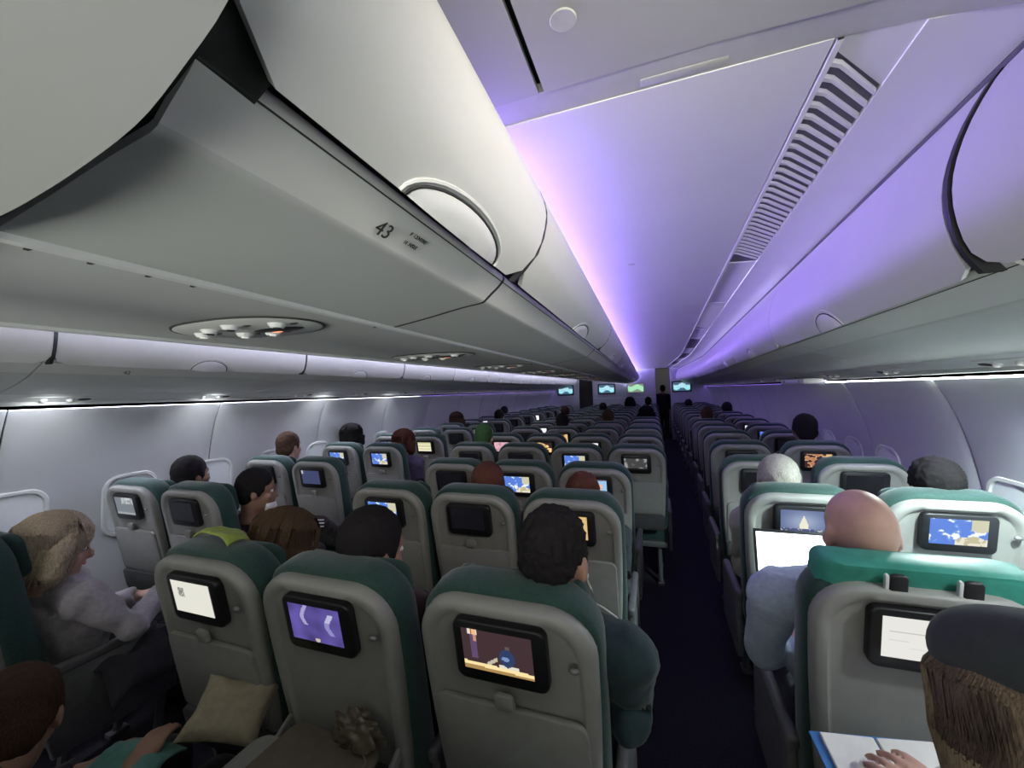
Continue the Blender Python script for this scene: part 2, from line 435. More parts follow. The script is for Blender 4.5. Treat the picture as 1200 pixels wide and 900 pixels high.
    bm = bmesh.new(); tube(bm, [dp(hh * 1.22 * math.sin(math.pi * q / 18), latch_y + hw * 1.1 * math.cos(math.pi * q / 18), .0) for q in range(19)], .0035, 6); fin('latch_surround', bm, M_TRIM, dr)
    ys = stations(a + .003, b - .003, .3)
    th = .008 * sg
    bm = bmesh.new(); sweep(bm, lip, ys, fx, n=14, thick=th); fin('lip_rail', bm, M_BIN)
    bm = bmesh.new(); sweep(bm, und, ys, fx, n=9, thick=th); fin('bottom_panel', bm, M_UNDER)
    # seam line along the lip and the closed box behind the door
    q = cr(lip, .52); bm = bmesh.new(); tube(bm, [(fx(q[0] + sg * .0006, y), y, q[1]) for y in ys], .0013, 4); fin('lip_seam', bm, M_INK)
    bm = bmesh.new()
    inner = [(und[-1][0], und[-1][1] + .03), (lip[0][0] - sg * .01, lip[0][1] - .01), (door[2][0] - sg * .06, door[2][1]), (door[-1][0], door[-1][1] - .02)]
    sweep(bm, inner, ys, fx); fin('bin_liner', bm, M_DARK)
    tag(root, label, 'bin', group)
    return root, fx, dr, lt
CBY = [.186, .825, 2.48, 4.0, 5.4, 6.8, 8.2, 9.6, 11.0, 12.3, 13.42]
CBL = [.55, 1.72, 3.3, 4.68, 6.1, 7.5, 8.9, 10.3, 11.65, 12.86]
ORD = ['first', 'second', 'third', 'fourth', 'fifth', 'sixth', 'seventh', 'eighth', 'ninth', 'tenth', 'eleventh', 'twelfth', 'thirteenth', 'fourteenth', 'fifteenth', 'sixteenth', 'seventeenth']
bin43 = None
for i, (a, b, l) in enumerate(zip(CBY, CBY[1:], CBL)):
    n = len(CBL)
    if i == 0: lab = 'pale centre overhead bin marked 43, with half-round latch cover'
    elif i == 1: lab = 'long centre overhead bin adjoining the bin marked 43, over the starboard aisle'
    else: lab = 'centre overhead bin over the starboard aisle, %s back from the forward bulkhead' % ORD[n - 1 - i]
    rt = make_bin('c', 1, a, b, l, lab, 'centre overhead bins along the starboard aisle', .176 if i == 0 else None)
    if i == 0: bin43 = rt
    make_bin('c', -1, a, b, l, 'centre overhead bin over the port aisle, %s back from the forward bulkhead' % ORD[n - 1 - i], 'centre overhead bins along the port aisle')
RBY = [-1.9, -.45, 1.0 - .012, 2.5, 3.95, 5.4, 6.8, 8.2, 9.6, 11.0, 12.3, 13.42]
for i, (a, b) in enumerate(zip(RBY, RBY[1:])):
    n = len(RBY) - 1
    make_bin('s', 1, a + (.024 if i == 2 else 0) + (.0), b, 1.76 if i == 2 else (a + b) / 2, 'starboard wall overhead bin, %s back from the forward bulkhead' % ORD[n - 1 - i], 'overhead bins along the starboard wall')
LBY = [-.4, .958, 2.322, 3.644, 4.864, 6.15, 7.45, 8.75, 10.05, 11.35, 12.4, 13.42]
LBL = [.3, 1.632, 2.96, 4.15, 5.5, 6.8, 8.1, 9.4, 10.7, 11.9, 12.9]
bin42 = None
for i, (a, b) in enumerate(zip(LBY, LBY[1:])):
    n = len(LBY) - 1
    rt = make_bin('s', -1, a, b, LBL[i], 'port wall overhead bin marked 42, with closed door' if i == 1 else 'port wall overhead bin, %s back from the forward bulkhead' % ORD[n - 1 - i], 'overhead bins along the port wall')
    if i == 1: bin42 = rt
# black seals in the joints
for s, YY in ((1, [1.0]), (-1, LBY[1:4])):
    for yy in YY:
        bm = bmesh.new()
        pts = [cr(DOOR_S, k / 16) for k in range(17)]
        w_ = .007 if s > 0 else .006
        for dy0, dy1, off in ((-w_, w_, .003),):
            ra = [(bin_x(p[0] - off, yy + dy0, s), yy + dy0, p[1]) for p in pts]; rb = [(bin_x(p[0] - off, yy + dy1, s), yy + dy1, p[1]) for p in pts]
            rc = [(bin_x(p[0] + .03, yy + dy1, s), yy + dy1, p[1]) for p in pts]; rd = [(bin_x(p[0] + .03, yy + dy0, s), yy + dy0, p[1]) for p in pts]
            loft(bm, [ra, rb, rc, rd, ra], close=False, cap=False)
        o = structure(bm_obj('trim_seal', bm, M_RUBBER)); o.name = 'trim_%d' % (len([q for q in bpy.data.objects if q.name.startswith('trim_')]) + 1)
for s in (1, -1):
    bm = bmesh.new(); tube(bm, [(bin_x(1.545, y, s), y, 2.214) for y in stations(-2, YE - .1, .5)], .007, 6)
    o = structure(bm_obj('trim_line', bm, M_RUBBER)); o.name = 'trim_%d' % (len([q for q in bpy.data.objects if q.name.startswith('trim_')]) + 1)
for yy in CBY[1:5]:
    bm = bmesh.new()
    for prof_ in (DOOR_C, LIP_C, UND_C):
        pts = [cr(prof_, k / 14) for k in range(15)]
        ra = [(cen_x(p[0] + .0008, yy) , yy - .0045, p[1] - .0004) for p in pts]; rb = [(cen_x(p[0] + .0008, yy), yy + .0045, p[1] - .0004) for p in pts]
        rc = [(cen_x(p[0] - .012, yy), yy + .004, p[1] + .004) for p in pts]; rd = [(cen_x(p[0] - .012, yy), yy - .004, p[1] + .004) for p in pts]
        loft(bm, [ra, rb, rc, rd, ra], close=False, cap=False)
    o = structure(bm_obj('trim_seal', bm, M_RUBBER)); o.name = 'trim_%d' % (len([q for q in bpy.data.objects if q.name.startswith('trim_')]) + 1)
# the rounded bin just aft of the 43 bin, its edge seen against a dark gap
rt = empty('overhead_bin', (CC, -.8, 1.80))
NEAR = [(-.66, 1.798), (-.516, 1.802), (-.45, 1.808), (-.391, 1.817), (-.325, 1.832), (-.276, 1.857), (-.232, 1.888), (-.205, 1.94), (-.20, 2.02), (-.22, 2.11), (-.27, 2.19), (-.36, 2.24)]
def near_x(x, y): return x - .0 * y
bm = bmesh.new(); sweep(bm, NEAR, stations(-2.4, .168, .3), near_x, n=40, thick=-.010)
for v in bm.verts: v.co -= rt.location
bm_obj('bin_door', bm, M_BIN, rt)
bm = bmesh.new(); sweep(bm, [(x if i == 0 else x, z) for i, (x, z) in enumerate([(-1.2, 1.800), (-.66, 1.799)])], stations(-2.4, .168, .6), near_x, thick=-.010)
for v in bm.verts: v.co -= rt.location
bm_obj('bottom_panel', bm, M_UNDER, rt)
bm = bmesh.new(); sweep(bm, [(x - .02, z + .03) for x, z in NEAR], [.10, .20, .235], near_x, n=24)
for v in bm.verts: v.co -= rt.location
bm_obj('gap_liner', bm, M_DARK, rt)
tag(rt, 'rounded cream overhead bin with smooth underside, aft of the 43 bin', 'bin')

# numbers on the lip rails
def lip_frame(pos, along, upv):
    z = along.cross(upv).normalized()
    return Matrix(((along.x, upv.x, z.x, pos.x), (along.y, upv.y, z.y, pos.y), (along.z, upv.z, z.z, pos.z), (0, 0, 0, 1)))
root, fx, dr, lt = bin43
up = Vector((-.318 + .354, 0, 1.880 - 1.850)).normalized(); al = Vector((0, 1, 0))
nr = al.cross(up)
p0 = Vector((fx(-.3475, .42), .422, 1.8565)) + nr * .0035 - Vector(root.location)
text_obj('row_number', '43', .030, M_INK, root, lip_frame(p0, al, up))
p1 = Vector((fx(-.330, .47), .482, 1.871)) + nr * .0035 - Vector(root.location)
text_obj('seat_letters', 'F  CENTRE', .0085, M_INK, root, lip_frame(p1, al, up))
p2 = Vector((fx(-.341, .47), .482, 1.8615)) + nr * .0035 - Vector(root.location)
text_obj('seat_letters', 'H  AISLE', .0085, M_INK, root, lip_frame(p2, al, up))
root, fx, dr, lt = bin42
up = Vector((-(1.545 - 1.576), 0, .03)).normalized()
q = LIP_S[4]
p0 = Vector((fx(q[0] - .006, 1.28), 1.27, q[1] - .006)) + Vector((.6, 0, -.6)).normalized() * .006 - Vector(root.location)
text_obj('row_number', '42', .030, M_INK, root, lip_frame(p0, Vector((0, 1, 0)), Vector((.6, 0, .8)).normalized()))

# ------------------------------------------------------------------ centre service channel under the centre bins
bm = bmesh.new()
ys = stations(.172, YE - .06, .5)
sweep(bm, [(-.606, 1.812), (-.9, 1.812)], ys, lambda x, y: cen_x(x, y, 1) if x > -.7 else CC, thick=.012)
sweep(bm, [(-.606, 1.812), (-.9, 1.812)], ys, lambda x, y: cen_x(x, y, -1) if x > -.7 else CC, thick=.012)
cp = structure(bm_obj('ceiling', bm, M_UNDER))
for s in (1, -1):
    bm = bmesh.new(); sweep(bm, [(-.596, 1.816), (-.600, 1.805), (-.607, 1.803), (-.614, 1.805), (-.616, 1.816)], ys, lambda x, y: cen_x(x, y, s)); bm_obj('edge_strip', bm, M_TRIM, cp)
for y in (.224, .275, .333, .388, .80, 1.3, 2.1):
    bm = bmesh.new(); box(bm, (cen_x(-.625, y), y, 1.8105), (.03, .004, .002)); bm_obj('joint', bm, M_DARK, cp)

M_SIGN = mat('belt_sign', (.05, .03, .03), .3, emit=(1, .35, .2), es=1.2)
M_LAMPW = mat('reading_lens', (.9, .9, .85), .3, emit=(1, .97, .9), es=.25)
def make_psu(loc, sx, sy, rot=(0, 0, 0)):
    root = empty('service_unit', loc, rot)
    n = 40; o1 = []
    for k in range(n):
        a = 2 * math.pi * k / n; c_, s_ = math.cos(a), math.sin(a)
        o1.append((sx * (abs(c_) ** .75) * (1 if c_ > 0 else -1), sy * (abs(s_) ** 1.05) * (1 if s_ > 0 else -1)))
    bm = bmesh.new(); loft(bm, [[(x, y, .001) for x, y in o1], [(x, y, -.004) for x, y in o1], [(x * .97, y * .97, -.006) for x, y in o1]]); bm_obj('plate', bm, M_UNDER, root)
    bm = bmesh.new(); tube(bm, [(x * 1.01, y * 1.01, -.002) for x, y in o1 + [o1[0]]], .0032, 5); bm_obj('outline', bm, M_INK, root)
    for k, (x, y) in enumerate(((-.72, -.1), (-.38, -.36), (-.30, .32), (.06, -.48), (.12, .42), (.62, -.22))):
        bm = bmesh.new(); bmesh.ops.create_cone(bm, cap_ends=True, segments=18, radius1=.013, radius2=.020, depth=.010, matrix=Matrix.Translation((x * sx, y * sy, -.010)))
        nz = bm_obj('air_nozzle' if k % 2 else 'reading_lamp', bm, M_TRIM, root)
        bm = bmesh.new(); bmesh.ops.create_cone(bm, cap_ends=True, segments=14, radius1=.008, radius2=.008, depth=.003, matrix=Matrix.Translation((x * sx, y * sy, -.0155)))
        bm_obj('lens' if k % 2 == 0 else 'nozzle_hole', bm, M_LAMPW if k % 2 == 0 else M_DARK, nz)
        bm = bmesh.new(); ellipsoid(bm, (x * sx + .034, y * sy + .012, -.006), (.012, .006, .003), seg=12, rings=6); bm_obj('call_button', bm, M_DARK, root)
    bm = bmesh.new(); ellipsoid(bm, (.30 * sx, .30 * sy, -.006), (.075, .024, .005), seg=24, rings=8); sg_ = bm_obj('sign_window', bm, M_BEZEL, root)
    bm = bmesh.new(); box(bm, (.28 * sx, .30 * sy, -.0112), (.026, .008, .001)); box(bm, (.28 * sx - .008, .30 * sy + .006, -.0112), (.004, .01, .001)); bm_obj('belt_symbol', bm, M_SIGN, sg_)
    return root
psu0 = None
def copy_tree(o, parent=None):
    c = o.copy(); C.objects.link(c); c.parent = parent
    for ch in list(o.children): copy_tree(ch, c)
    return c
def place(proto, loc, rot=None):
    c = copy_tree(proto); c.location = loc
    if rot is not None: c.rotation_euler = rot
    return c
psu_c = make_psu((-.885, .665, 1.813), .19, .105)
tag(psu_c, 'oval service unit with glowing belt sign under the 43 bin', 'service panel', 'service units under the centre bins')
for k in range(1, 9):
    c = place(psu_c, (-.9 , .665 + .84 * k, 1.813)); c['label'] = 'oval service unit under the centre bins, %s ahead of the one below bin 43' % ORD[k - 1]

# ------------------------------------------------------------------ side service channel and wall-top lamps
for s, nm in ((1, 'starboard'), (-1, 'port')):
    ys = stations(-2.5, YE - .02, .5)
    bm = bmesh.new(); sweep(bm, [(1.995, 1.716), (2.03, 1.70), (2.10, 1.672)], ys, lambda h, y: side_x(h, y, s), thick=-.01)
    sc = structure(bm_obj('trim_psu', bm, M_TRIM)); sc.name = 'trim_%d' % (len([q for q in bpy.data.objects if q.name.startswith('trim_')]) + 1)
    bm = bmesh.new(); sweep(bm, [(2.085, 1.682), (2.087, 1.660), (2.097, 1.657), (2.100, 1.676)], ys, lambda h, y: side_x(h, y, s)); bm_obj('edge_strip', bm, M_BIN, sc)
    # violet wash lamp in the slot above the wall
    ysp = 5.0 if s < 0 else 2.6
    for y0_, y1_, mw in ((-2.5, ysp, M_WASH_P), (ysp + .02, YE - .02, M_WASH)):
        bm = bmesh.new(); sweep(bm, [(2.106, 1.680), (2.128, 1.676)], stations(y0_, y1_, .5), lambda h, y: side_x(h, y, s), thick=-.004)
        o = structure(bm_obj('trim_wash', bm, mw)); o.name = 'trim_%d' % (len([q for q in bpy.data.objects if q.name.startswith('trim_')]) + 1)
    if s > 0:
        bm = bmesh.new(); sweep(bm, [(2.129, 1.641), (2.139, 1.643)], stations(-.5, 4.3, .5), lambda h, y: side_x(h, y, s), thick=.003)  # glowing strip added to brighten the service channel from below
        o = structure(bm_obj('trim_psu_fill', bm, M_PSU_FILL)); o.name = 'trim_%d' % (len([q for q in bpy.data.objects if q.name.startswith('trim_')]) + 1)
    p0 = None
    for k in range(14):
        y = (1.1 if s > 0 else 1.2) + .81 * k
        a = math.atan2(.03, .075)
        loc = (side_x(2.06, y, s), y, 1.689)
        if p0 is None:
            p0 = empty('service_unit', loc, (0, s * .37, 0))
            bm = bmesh.new(); loft(bm, [[(x, yy, .002) for x, yy in rrect(.075, .30, .03)], [(x, yy, -.004) for x, yy in rrect(.07, .295, .03)]]); bm_obj('plate', bm, M_TRIM, p0)
            for q in (-1, 1):
                bm = bmesh.new(); bmesh.ops.create_cone(bm, cap_ends=True, segments=14, radius1=.012, radius2=.017, depth=.012, matrix=Matrix.Translation((0, q * .05, -.008)))
                rl = bm_obj('reading_lamp', bm, M_TRIM, p0)
                bm = bmesh.new(); bmesh.ops.create_cone(bm, cap_ends=True, segments=12, radius1=.008, radius2=.008, depth=.003, matrix=Matrix.Translation((0, q * .05, -.015))); bm_obj('lens', bm, M_LAMPW, rl)
            bm = bmesh.new(); ellipsoid(bm, (0, .11, -.004), (.016, .03, .004), seg=14, rings=6); bm_obj('sign_window', bm, M_BEZEL, p0)
            pk = p0
        else: pk = place(p0, loc)
        tag(pk, 'narrow service strip panel above the %s window seats, %s from the galley end' % (nm, ORD[k]), 'service panel', 'service panels along the %s wall' % nm)
# white folded panel hanging under the starboard service channel
fp = empty('folded_monitor', (side_x(2.02, 4.1, 1), 4.15, 1.655))
bm = bmesh.new(); box(bm, (0, 0, 0), (.16, .62, .045), .012); bm_obj('housing', bm, M_TRIM, fp)
bm = bmesh.new(); box(bm, (0, 0, -.024), (.12, .5, .004), .001); bm_obj('cover', bm, M_UNDER, fp)
for q in (-1, 1):
    bm = bmesh.new(); box(bm, (-.082, q * .2, 0), (.006, .03, .02), .002); bm_obj('clip', bm, M_BEAM, fp)
tag(fp, 'white folded-up panel hanging below the starboard service channel', 'monitor')

# ------------------------------------------------------------------ forward bulkhead
def picture(name, w, h, nx, nz, fn, y=0):
    me = bpy.data.meshes.new(name)
    V = [((-.5 + i / nx) * w, y, (-.5 + j / nz) * h) for j in range(nz + 1) for i in range(nx + 1)]
    Fc = [(j * (nx + 1) + i, j * (nx + 1) + i + 1, (j + 1) * (nx + 1) + i + 1, (j + 1) * (nx + 1) + i) for j in range(nz) for i in range(nx)]
    me.from_pydata(V, [], Fc)
    ca = me.color_attributes.new('Col', 'FLOAT_COLOR', 'CORNER')
    k = 0
    for j in range(nz):
        for i in range(nx):
            c = fn((i + .5) / nx, (j + .5) / nz)
            for _ in range(4): ca.data[k].color = (c[0], c[1], c[2], 1); k += 1
    me.materials.append(M_SCREEN); return me
def nz2(x, y, s=0): return noise.noise(Vector((x, y, s * 7.31)))
def pic_boarding(u, v):
    b = nz2(u * 4, v * 6, 3)
    return (.25 + .3 * v, .75 + .2 * b, .85) if abs(v - .5 + .15 * math.sin(u * 9)) < .28 else (.05, .12, .2)
def pic_green(u, v):
    return (.35, .75, .45) if abs(v - .5 + .12 * math.sin(u * 8)) < .3 else (.2, .25, .2)
PIC_W1 = picture('bulkhead_picture', .48, .27, 20, 12, pic_boarding); PIC_W2 = picture('bulkhead_picture', .48, .27, 20, 12, pic_green)
def wall_front(x0, x1, z1, name):
    bm = bmesh.new(); box(bm, ((x0 + x1) / 2, YE + .03, z1 / 2), (x1 - x0, .06, z1), .008); return structure(bm_obj(name, bm, M_BULK))
wf = wall_front(-1.99, .0, 2.30, 'wall_front')
wfl = wall_front(-3.75, -2.45, 2.30, 'wall_front'); wfr = wall_front(.43, 1.85, 2.30, 'wall_front')
bm = bmesh.new(); box(bm, (-1.0, YE - .004, 1.36), (1.96, .006, .02)); bm_obj('rail', bm, M_TRIM, wf)
for x, pm, lab in ((-2.9, PIC_W1, 'lit cyan monitor on the port bulkhead panel'), (-1.53, PIC_W1, 'lit blue-white monitor on the centre bulkhead, port half'), (-.61, PIC_W2, 'lit green monitor on the centre bulkhead, starboard half'), (.76, PIC_W1, 'lit cyan monitor on the starboard bulkhead panel')):
    t = empty('wall_monitor', (x, YE - .025, 1.66))
    bm = bmesh.new(); slab(bm, rrect(.56, .35, .02), -.015, .02); bm_obj('monitor_frame', bm, M_BEZEL if x != -.61 else M_BEAM, t)
    new_obj('screen', pm, None, t, (0, -.017, 0)); tag(t, lab, 'monitor')
# the dark vestibule beyond the aisle openings
bm = bmesh.new(); box(bm, (XC, YE + 1.6, 1.15), (5.4, .05, 2.5)); structure(bm_obj('wall_vestibule', bm, mat('vestibule', (.22, .22, .24), .8)))
spot('vestibule_light', (.2, YE + .3, 2.25), (.25, YE + 1.6, 1.7), (1, .95, .85), 12, math.radians(75))

# ------------------------------------------------------------------ seat screens
def gray(c): return (c, c, c)
def pic_map(u, v):
    s = nz2(u * 5.5 + 3, v * 4, 1) + .5 * nz2(u * 13, v * 9, 2)
    if v < .38 - .25 * abs(u - .75) * 2 + .06 * nz2(u * 9, v * 9, 5) and u > .45: return (.55, .50, .30) if s > -.1 else (.8, .75, .62)
    if u > .72 and v > .55 + .1 * nz2(u * 8, v * 8): return (.62, .6, .42)
    if s > .30: return (.92, .93, .95)
    return (.10, .22, .72) if s < .1 else (.16, .32, .85)
def pic_off(u, v): return (.004, .004, .006)
def pic_page(u, v):
    if .15 < u < .32 and .5 < v < .8: return (.22, .22, .2) if nz2(u * 30, v * 20) > -.1 else (.5, .5, .45)
    return (.78, .77, .68)
def pic_text(u, v):
    c = .80
    if .62 < v < .66 and .08 < u < .7: c = .55
    if .42 < v < .46 and .08 < u < .3: c = .68
    if .25 < v < .28 and .3 < u < .8: c = .72
    return (c, c * .99, c * .93)
def pic_stage(u, v):
    fl = .20 - .06 * u
    if v < fl: return (.42, .26, .09) if v < fl - .09 else (1.0, .78, .40)
    if .09 < u < .24 and v > .3:
        if v > .86: return (.9, .5, .25) if .16 < u < .22 else ((.8, .7, .6) if u < .14 or u > .22 else (.3, .1, .05))
        if abs(u - .17) < .045: return (.55, .28, .20) if v > .7 and u > .17 else (.12, .07, .15)
    if (u - .64) ** 2 / .012 + (v - .42) ** 2 / .05 < 1: return (.03, .05, .13) if (u - .62) ** 2 + (v - .4) ** 2 > .003 else (.2, .3, .55)
    if abs(u - .66) < .03 and .6 < v < .7: return (.12, .09, .08)
    if abs(v - .2 - (u - .36) * 1.1) < .05 and .34 < u < .5: return (.55, .5, .4)
    if .52 < u < .8 and .17 < v < .25: return (.75, .72, .62)
    return (.055, .03, .035)
def pic_violet(u, v):
    b = (.115, .085, .34)
    if abs(u - .32 - .06 * math.sin(v * 7)) < .04 and v > .45: return (.4, .35, .62)
    if abs(u - .78 - .05 * math.sin(v * 9)) < .05 and .25 < v < .85: return (.28, .26, .55) if v < .6 else (.5, .5, .7)
    if (u - .5) ** 2 + (v - .06) ** 2 < .003: return (.6, .5, .4)
    k = .8 + .5 * nz2(u * 4, v * 3, 8); return tuple(x * k for x in b)
def pic_gold(u, v):
    s = nz2(u * 6, v * 5, 11)
    if u > .8: return (.75, .5, .2)
    return (.5, .2, .1) if s > .1 else ((.65, .4, .22) if s > -.05 else (.05, .02, .02))
def pic_hand(u, v):
    if v > .92: return (.2, .2, .25)
    if .3 < u < .85 and abs(v - .55 - .1 * (u - .3)) < .14: return (.85, .48, .38)
    if (u - .33) ** 2 + (v - .62) ** 2 < .01: return (.03, .03, .05)
    return (.33, .58, .85)
def pic_castle(u, v):
    if abs(u - .5) < .1 and .2 < v < .3 + .5 * (1 - abs(u - .5) * 9): return (.85, .82, .65)
    if v < .2: return (.07, .09, .2) if nz2(u * 20, v * 10) < .2 else (.45, .45, .5)
    k = math.exp(-((u - .5) ** 2 * 7 + (v - .5) ** 2 * 6)); return (.10 + .25 * k, .14 + .27 * k, .30 + .28 * k)
def pic_figures(u, v):
    if v < .12 or v > .9: return (.01, .01, .012)
    s = nz2(u * 5, v * 4, 21); return gray(.30) if s > .18 else gray(.06 + .05 * (s > 0))
def pic_pink(u, v): return (.75, .45, .5) if nz2(u * 6, v * 6, 31) > -.1 else (.5, .25, .35)
def pic_flame(u, v): return (1, .65, .25) if nz2(u * 5, v * 5, 41) > .12 else (.04, .02, .02)
def pic_white(u, v): return (.95, .95, 1.0) if v > .25 or u > .6 else (.5, .5, .55)
def pic_list(u, v): return (.65, .62, .35) if int(v * 6) % 2 else (.85, .82, .6)
def pic_dimblue(u, v): return (.05, .06, .14) if not (u < .12 and v > .75) else (.5, .5, .5)
def pic_greypage(u, v):
    if v > .6 and u > .35: return (.55, .58, .58) if nz2(u * 25, v * 8) > 0 else (.25, .28, .3)
    return (.17, .19, .21) if v > .12 else (.32, .36, .36)
PW, PH = .172, .106
PICS = {}
for k, f in dict(map=pic_map, off=pic_off, page=pic_page, text=pic_text, stage=pic_stage, violet=pic_violet, gold=pic_gold, hand=pic_hand, castle=pic_castle, figures=pic_figures, pink=pic_pink, flame=pic_flame, white=pic_white, list=pic_list, dimblue=pic_dimblue, greypage=pic_greypage).items():
    n = 64 if k in ('stage', 'violet', 'castle', 'map', 'page', 'text') else (2 if k == 'off' else 28)
    PICS[k] = picture('screen_' + k, PW, PH, n, max(2, int(n * .6)), f)
PWORD = dict(map='route map on its screen', off='dark screen', page='white page on its screen', text='white text page on its screen', stage='stage film on its screen', violet='violet film on its screen', gold='golden film on its screen', hand='pale blue film on its screen', castle='blue castle film on its screen', figures='grey film on its screen', pink='pink film on its screen', flame='flame-coloured film on its screen', white='white glowing screen', list='yellow list on its screen', dimblue='dim blue screen', greypage='grey page on its screen')

# ------------------------------------------------------------------ airline seat
TILT = math.radians(11)
def back_outline(w, top, bot, rt, rb, waist=0, n=8):
    """outline in (x, z): w wide at the shoulders, drawn in at the foot"""
    pts = []
    for cx, cz, a0, r in ((w / 2 - rt, top - rt, 0, rt), (-w / 2 + rt, top - rt, 90, rt)):
        for k in range(n + 1):
            a = math.radians(a0 + 90 * k / n); pts.append((cx + r * math.cos(a), cz + r * math.sin(a)))
    for k in range(1, 7): 
        t = k / 6; pts.append((-w / 2 + waist * t * t, top - rt - (top - rt - bot - rb) * t))
    pts += [(-w / 2 + waist + rb * .3, bot + rb * .3), (-w / 2 + waist + rb, bot), (w / 2 - waist - rb, bot), (w / 2 - waist - rb * .3, bot + rb * .3)]
    for k in range(6, 0, -1):
        t = k / 6; pts.append((w / 2 - waist * t * t, top - rt - (top - rt - bot - rb) * t))
    return pts
TOP = 1.158
def seat_meshes():
    """all parts around the pivot: z measured from the floor, y = 0 on the rear face at z = 1.04 before tilting"""
    D = {}
    def keep(name, bm, m, ang=40):
        o = bm_obj(name, bm, m, angle=ang); D[name] = o.data; bpy.data.objects.remove(o)
    zc = 1.04
    # shell: outer rim with a recessed field
    bm = bmesh.new()
    o1 = back_outline(.438, TOP, .50, .115, .03, .025)
    def sc(o, kx, kz, zc=.86): return [(x * kx, zc + (z - zc) * kz) for x, z in o]
    ref = lambda x, z: .012 * (x / .22) ** 2
    rings = []
    for o, y in ((sc(o1, .97, .985), .040), (o1, .030), (o1, .006), (sc(o1, .985, .99), -.006), (sc(o1, .955, .972), -.010), (sc(o1, .86, .915), -.008), (sc(o1, .825, .895), .002), (sc(o1, .80, .88), .004)):
        rings.append([(x, y + ref(x, z), z - zc) for x, z in o])
    loft(bm, rings); keep('back_shell', bm, M_SHELL, 50)
    # monitor
    bm = bmesh.new(); out = rrect(.228, .156, .022, 6)
    slab(bm, out, -.014, .012, .005); keep('monitor', bm, M_BEZEL)
    # tray table folded against the back
    bm = bmesh.new(); out = [(x, z - .285) for x, z in rrect(.385, .275, .03, 5)]
    slab(bm, out, -.010, .006, .004); keep('tray_table', bm, M_RECESS)
    bm = bmesh.new(); out = [(x, z - .122) for x, z in rrect(.05, .042, .012, 4)]
    slab(bm, out, -.020, -.006, .004); keep('tray_latch', bm, M_SHELL)
    bm = bmesh.new(); ellipsoid(bm, (.172, -.006, -.006), (.013, .008, .008), seg=14, rings=8); keep('coat_hook', bm, M_METAL)
    bm = bmesh.new(); out = [(x, z - .49) for x, z in rrect(.40, .13, .025, 5)]
    slab(bm, out, -.022, .02, .008); keep('literature_pocket', bm, M_POCKET)
    # green cushion in front of the shell, rising above it, with headrest wings
    bm = bmesh.new(); o2 = back_outline(.456, TOP + .020, .47, .125, .03, .01)
    rings = []
    for kx, kz, y in ((.95, .98, .026), (1, 1, .036), (1.0, 1.0, .085), (.985, .99, .105), (.93, .965, .122), (.8, .9, .118), (.6, .8, .112)):
        rings.append([(x, y - .014 * max(0, (z - 1.0) / .2) ** 1.0 * 0 + .010 * abs(x / .22) ** 3, z - zc) for x, z in sc(o2, kx, kz)])
    loft(bm, rings); keep('back_cushion', bm, M_GREEN, 60)
    bm = bmesh.new(); o3 = [(x, z + .015) for x, z in rrect(.36, .19, .05, 6)]
    slab(bm, o3, .112, .150, .014, lambda x, z: .035 * (abs(x) / .18) ** 3); keep('headrest', bm, M_GREEN, 60)
    return D
SM = seat_meshes()
def lower_meshes():
    D = {}
    def keep(name, bm, m):
        o = bm_obj(name, bm, m); D[name] = o.data; bpy.data.objects.remove(o)
    bm = bmesh.new(); box(bm, (0, .455, .415), (.42, .50, .11), .035, 3); keep('seat_cushion', bm, M_GREEN)
    bm = bmesh.new(); box(bm, (0, .44, .335), (.44, .46, .05), .012); keep('seat_pan', bm, M_GREYFRAME)
    bm = bmesh.new()
    tube(bm, [(0, .28, .32), (0, .24, .02)], .018, 8); box(bm, (0, .24, .012), (.05, .08, .024), .006); keep('leg', bm, M_GREYFRAME)
    bm = bmesh.new(); box(bm, (0, .345, .625), (.036, .40, .042), .014, 3); box(bm, (0, .20, .53), (.030, .07, .20), .01); keep('armrest', bm, M_ARM)
    bm = bmesh.new(); slab(bm, [(.20, .30), (.62, .30), (.60, .60), (.50, .64), (.24, .64), (.16, .50)], -.012, .012, .006)
    bmesh.ops.rotate(bm, verts=bm.verts, cent=(0, 0, 0), matrix=Matrix.Rotation(math.radians(90), 3, 'Z'))
    for v in bm.verts: v.co.x = v.co.x
    keep('side_panel', bm, M_ARM)
    bm = bmesh.new(); out = rrect(.40, .27, .04, 5)
    loft(bm, [[(x * .98, y - .155, .705) for x, y in out], [(x, y - .155, .708) for x, y in out], [(x, y - .155, .718) for x, y in out], [(x * .98, y - .155, .721) for x, y in out], [(x * .95, y * .95 - .155, .718) for x, y in out]])
    for q in (-1, 1): box(bm, (q * .19, .0, .66), (.014, .16, .03), .004, 1, (.5, 0, 0))
    keep('tray_lowered', bm, M_RECESS)
    return D
LM = lower_meshes()
SEATS = {}
ADJ = {'C1_2': (.02, .03), 'R1_0': (.035, 0), 'R2_0': (.015, 0)}
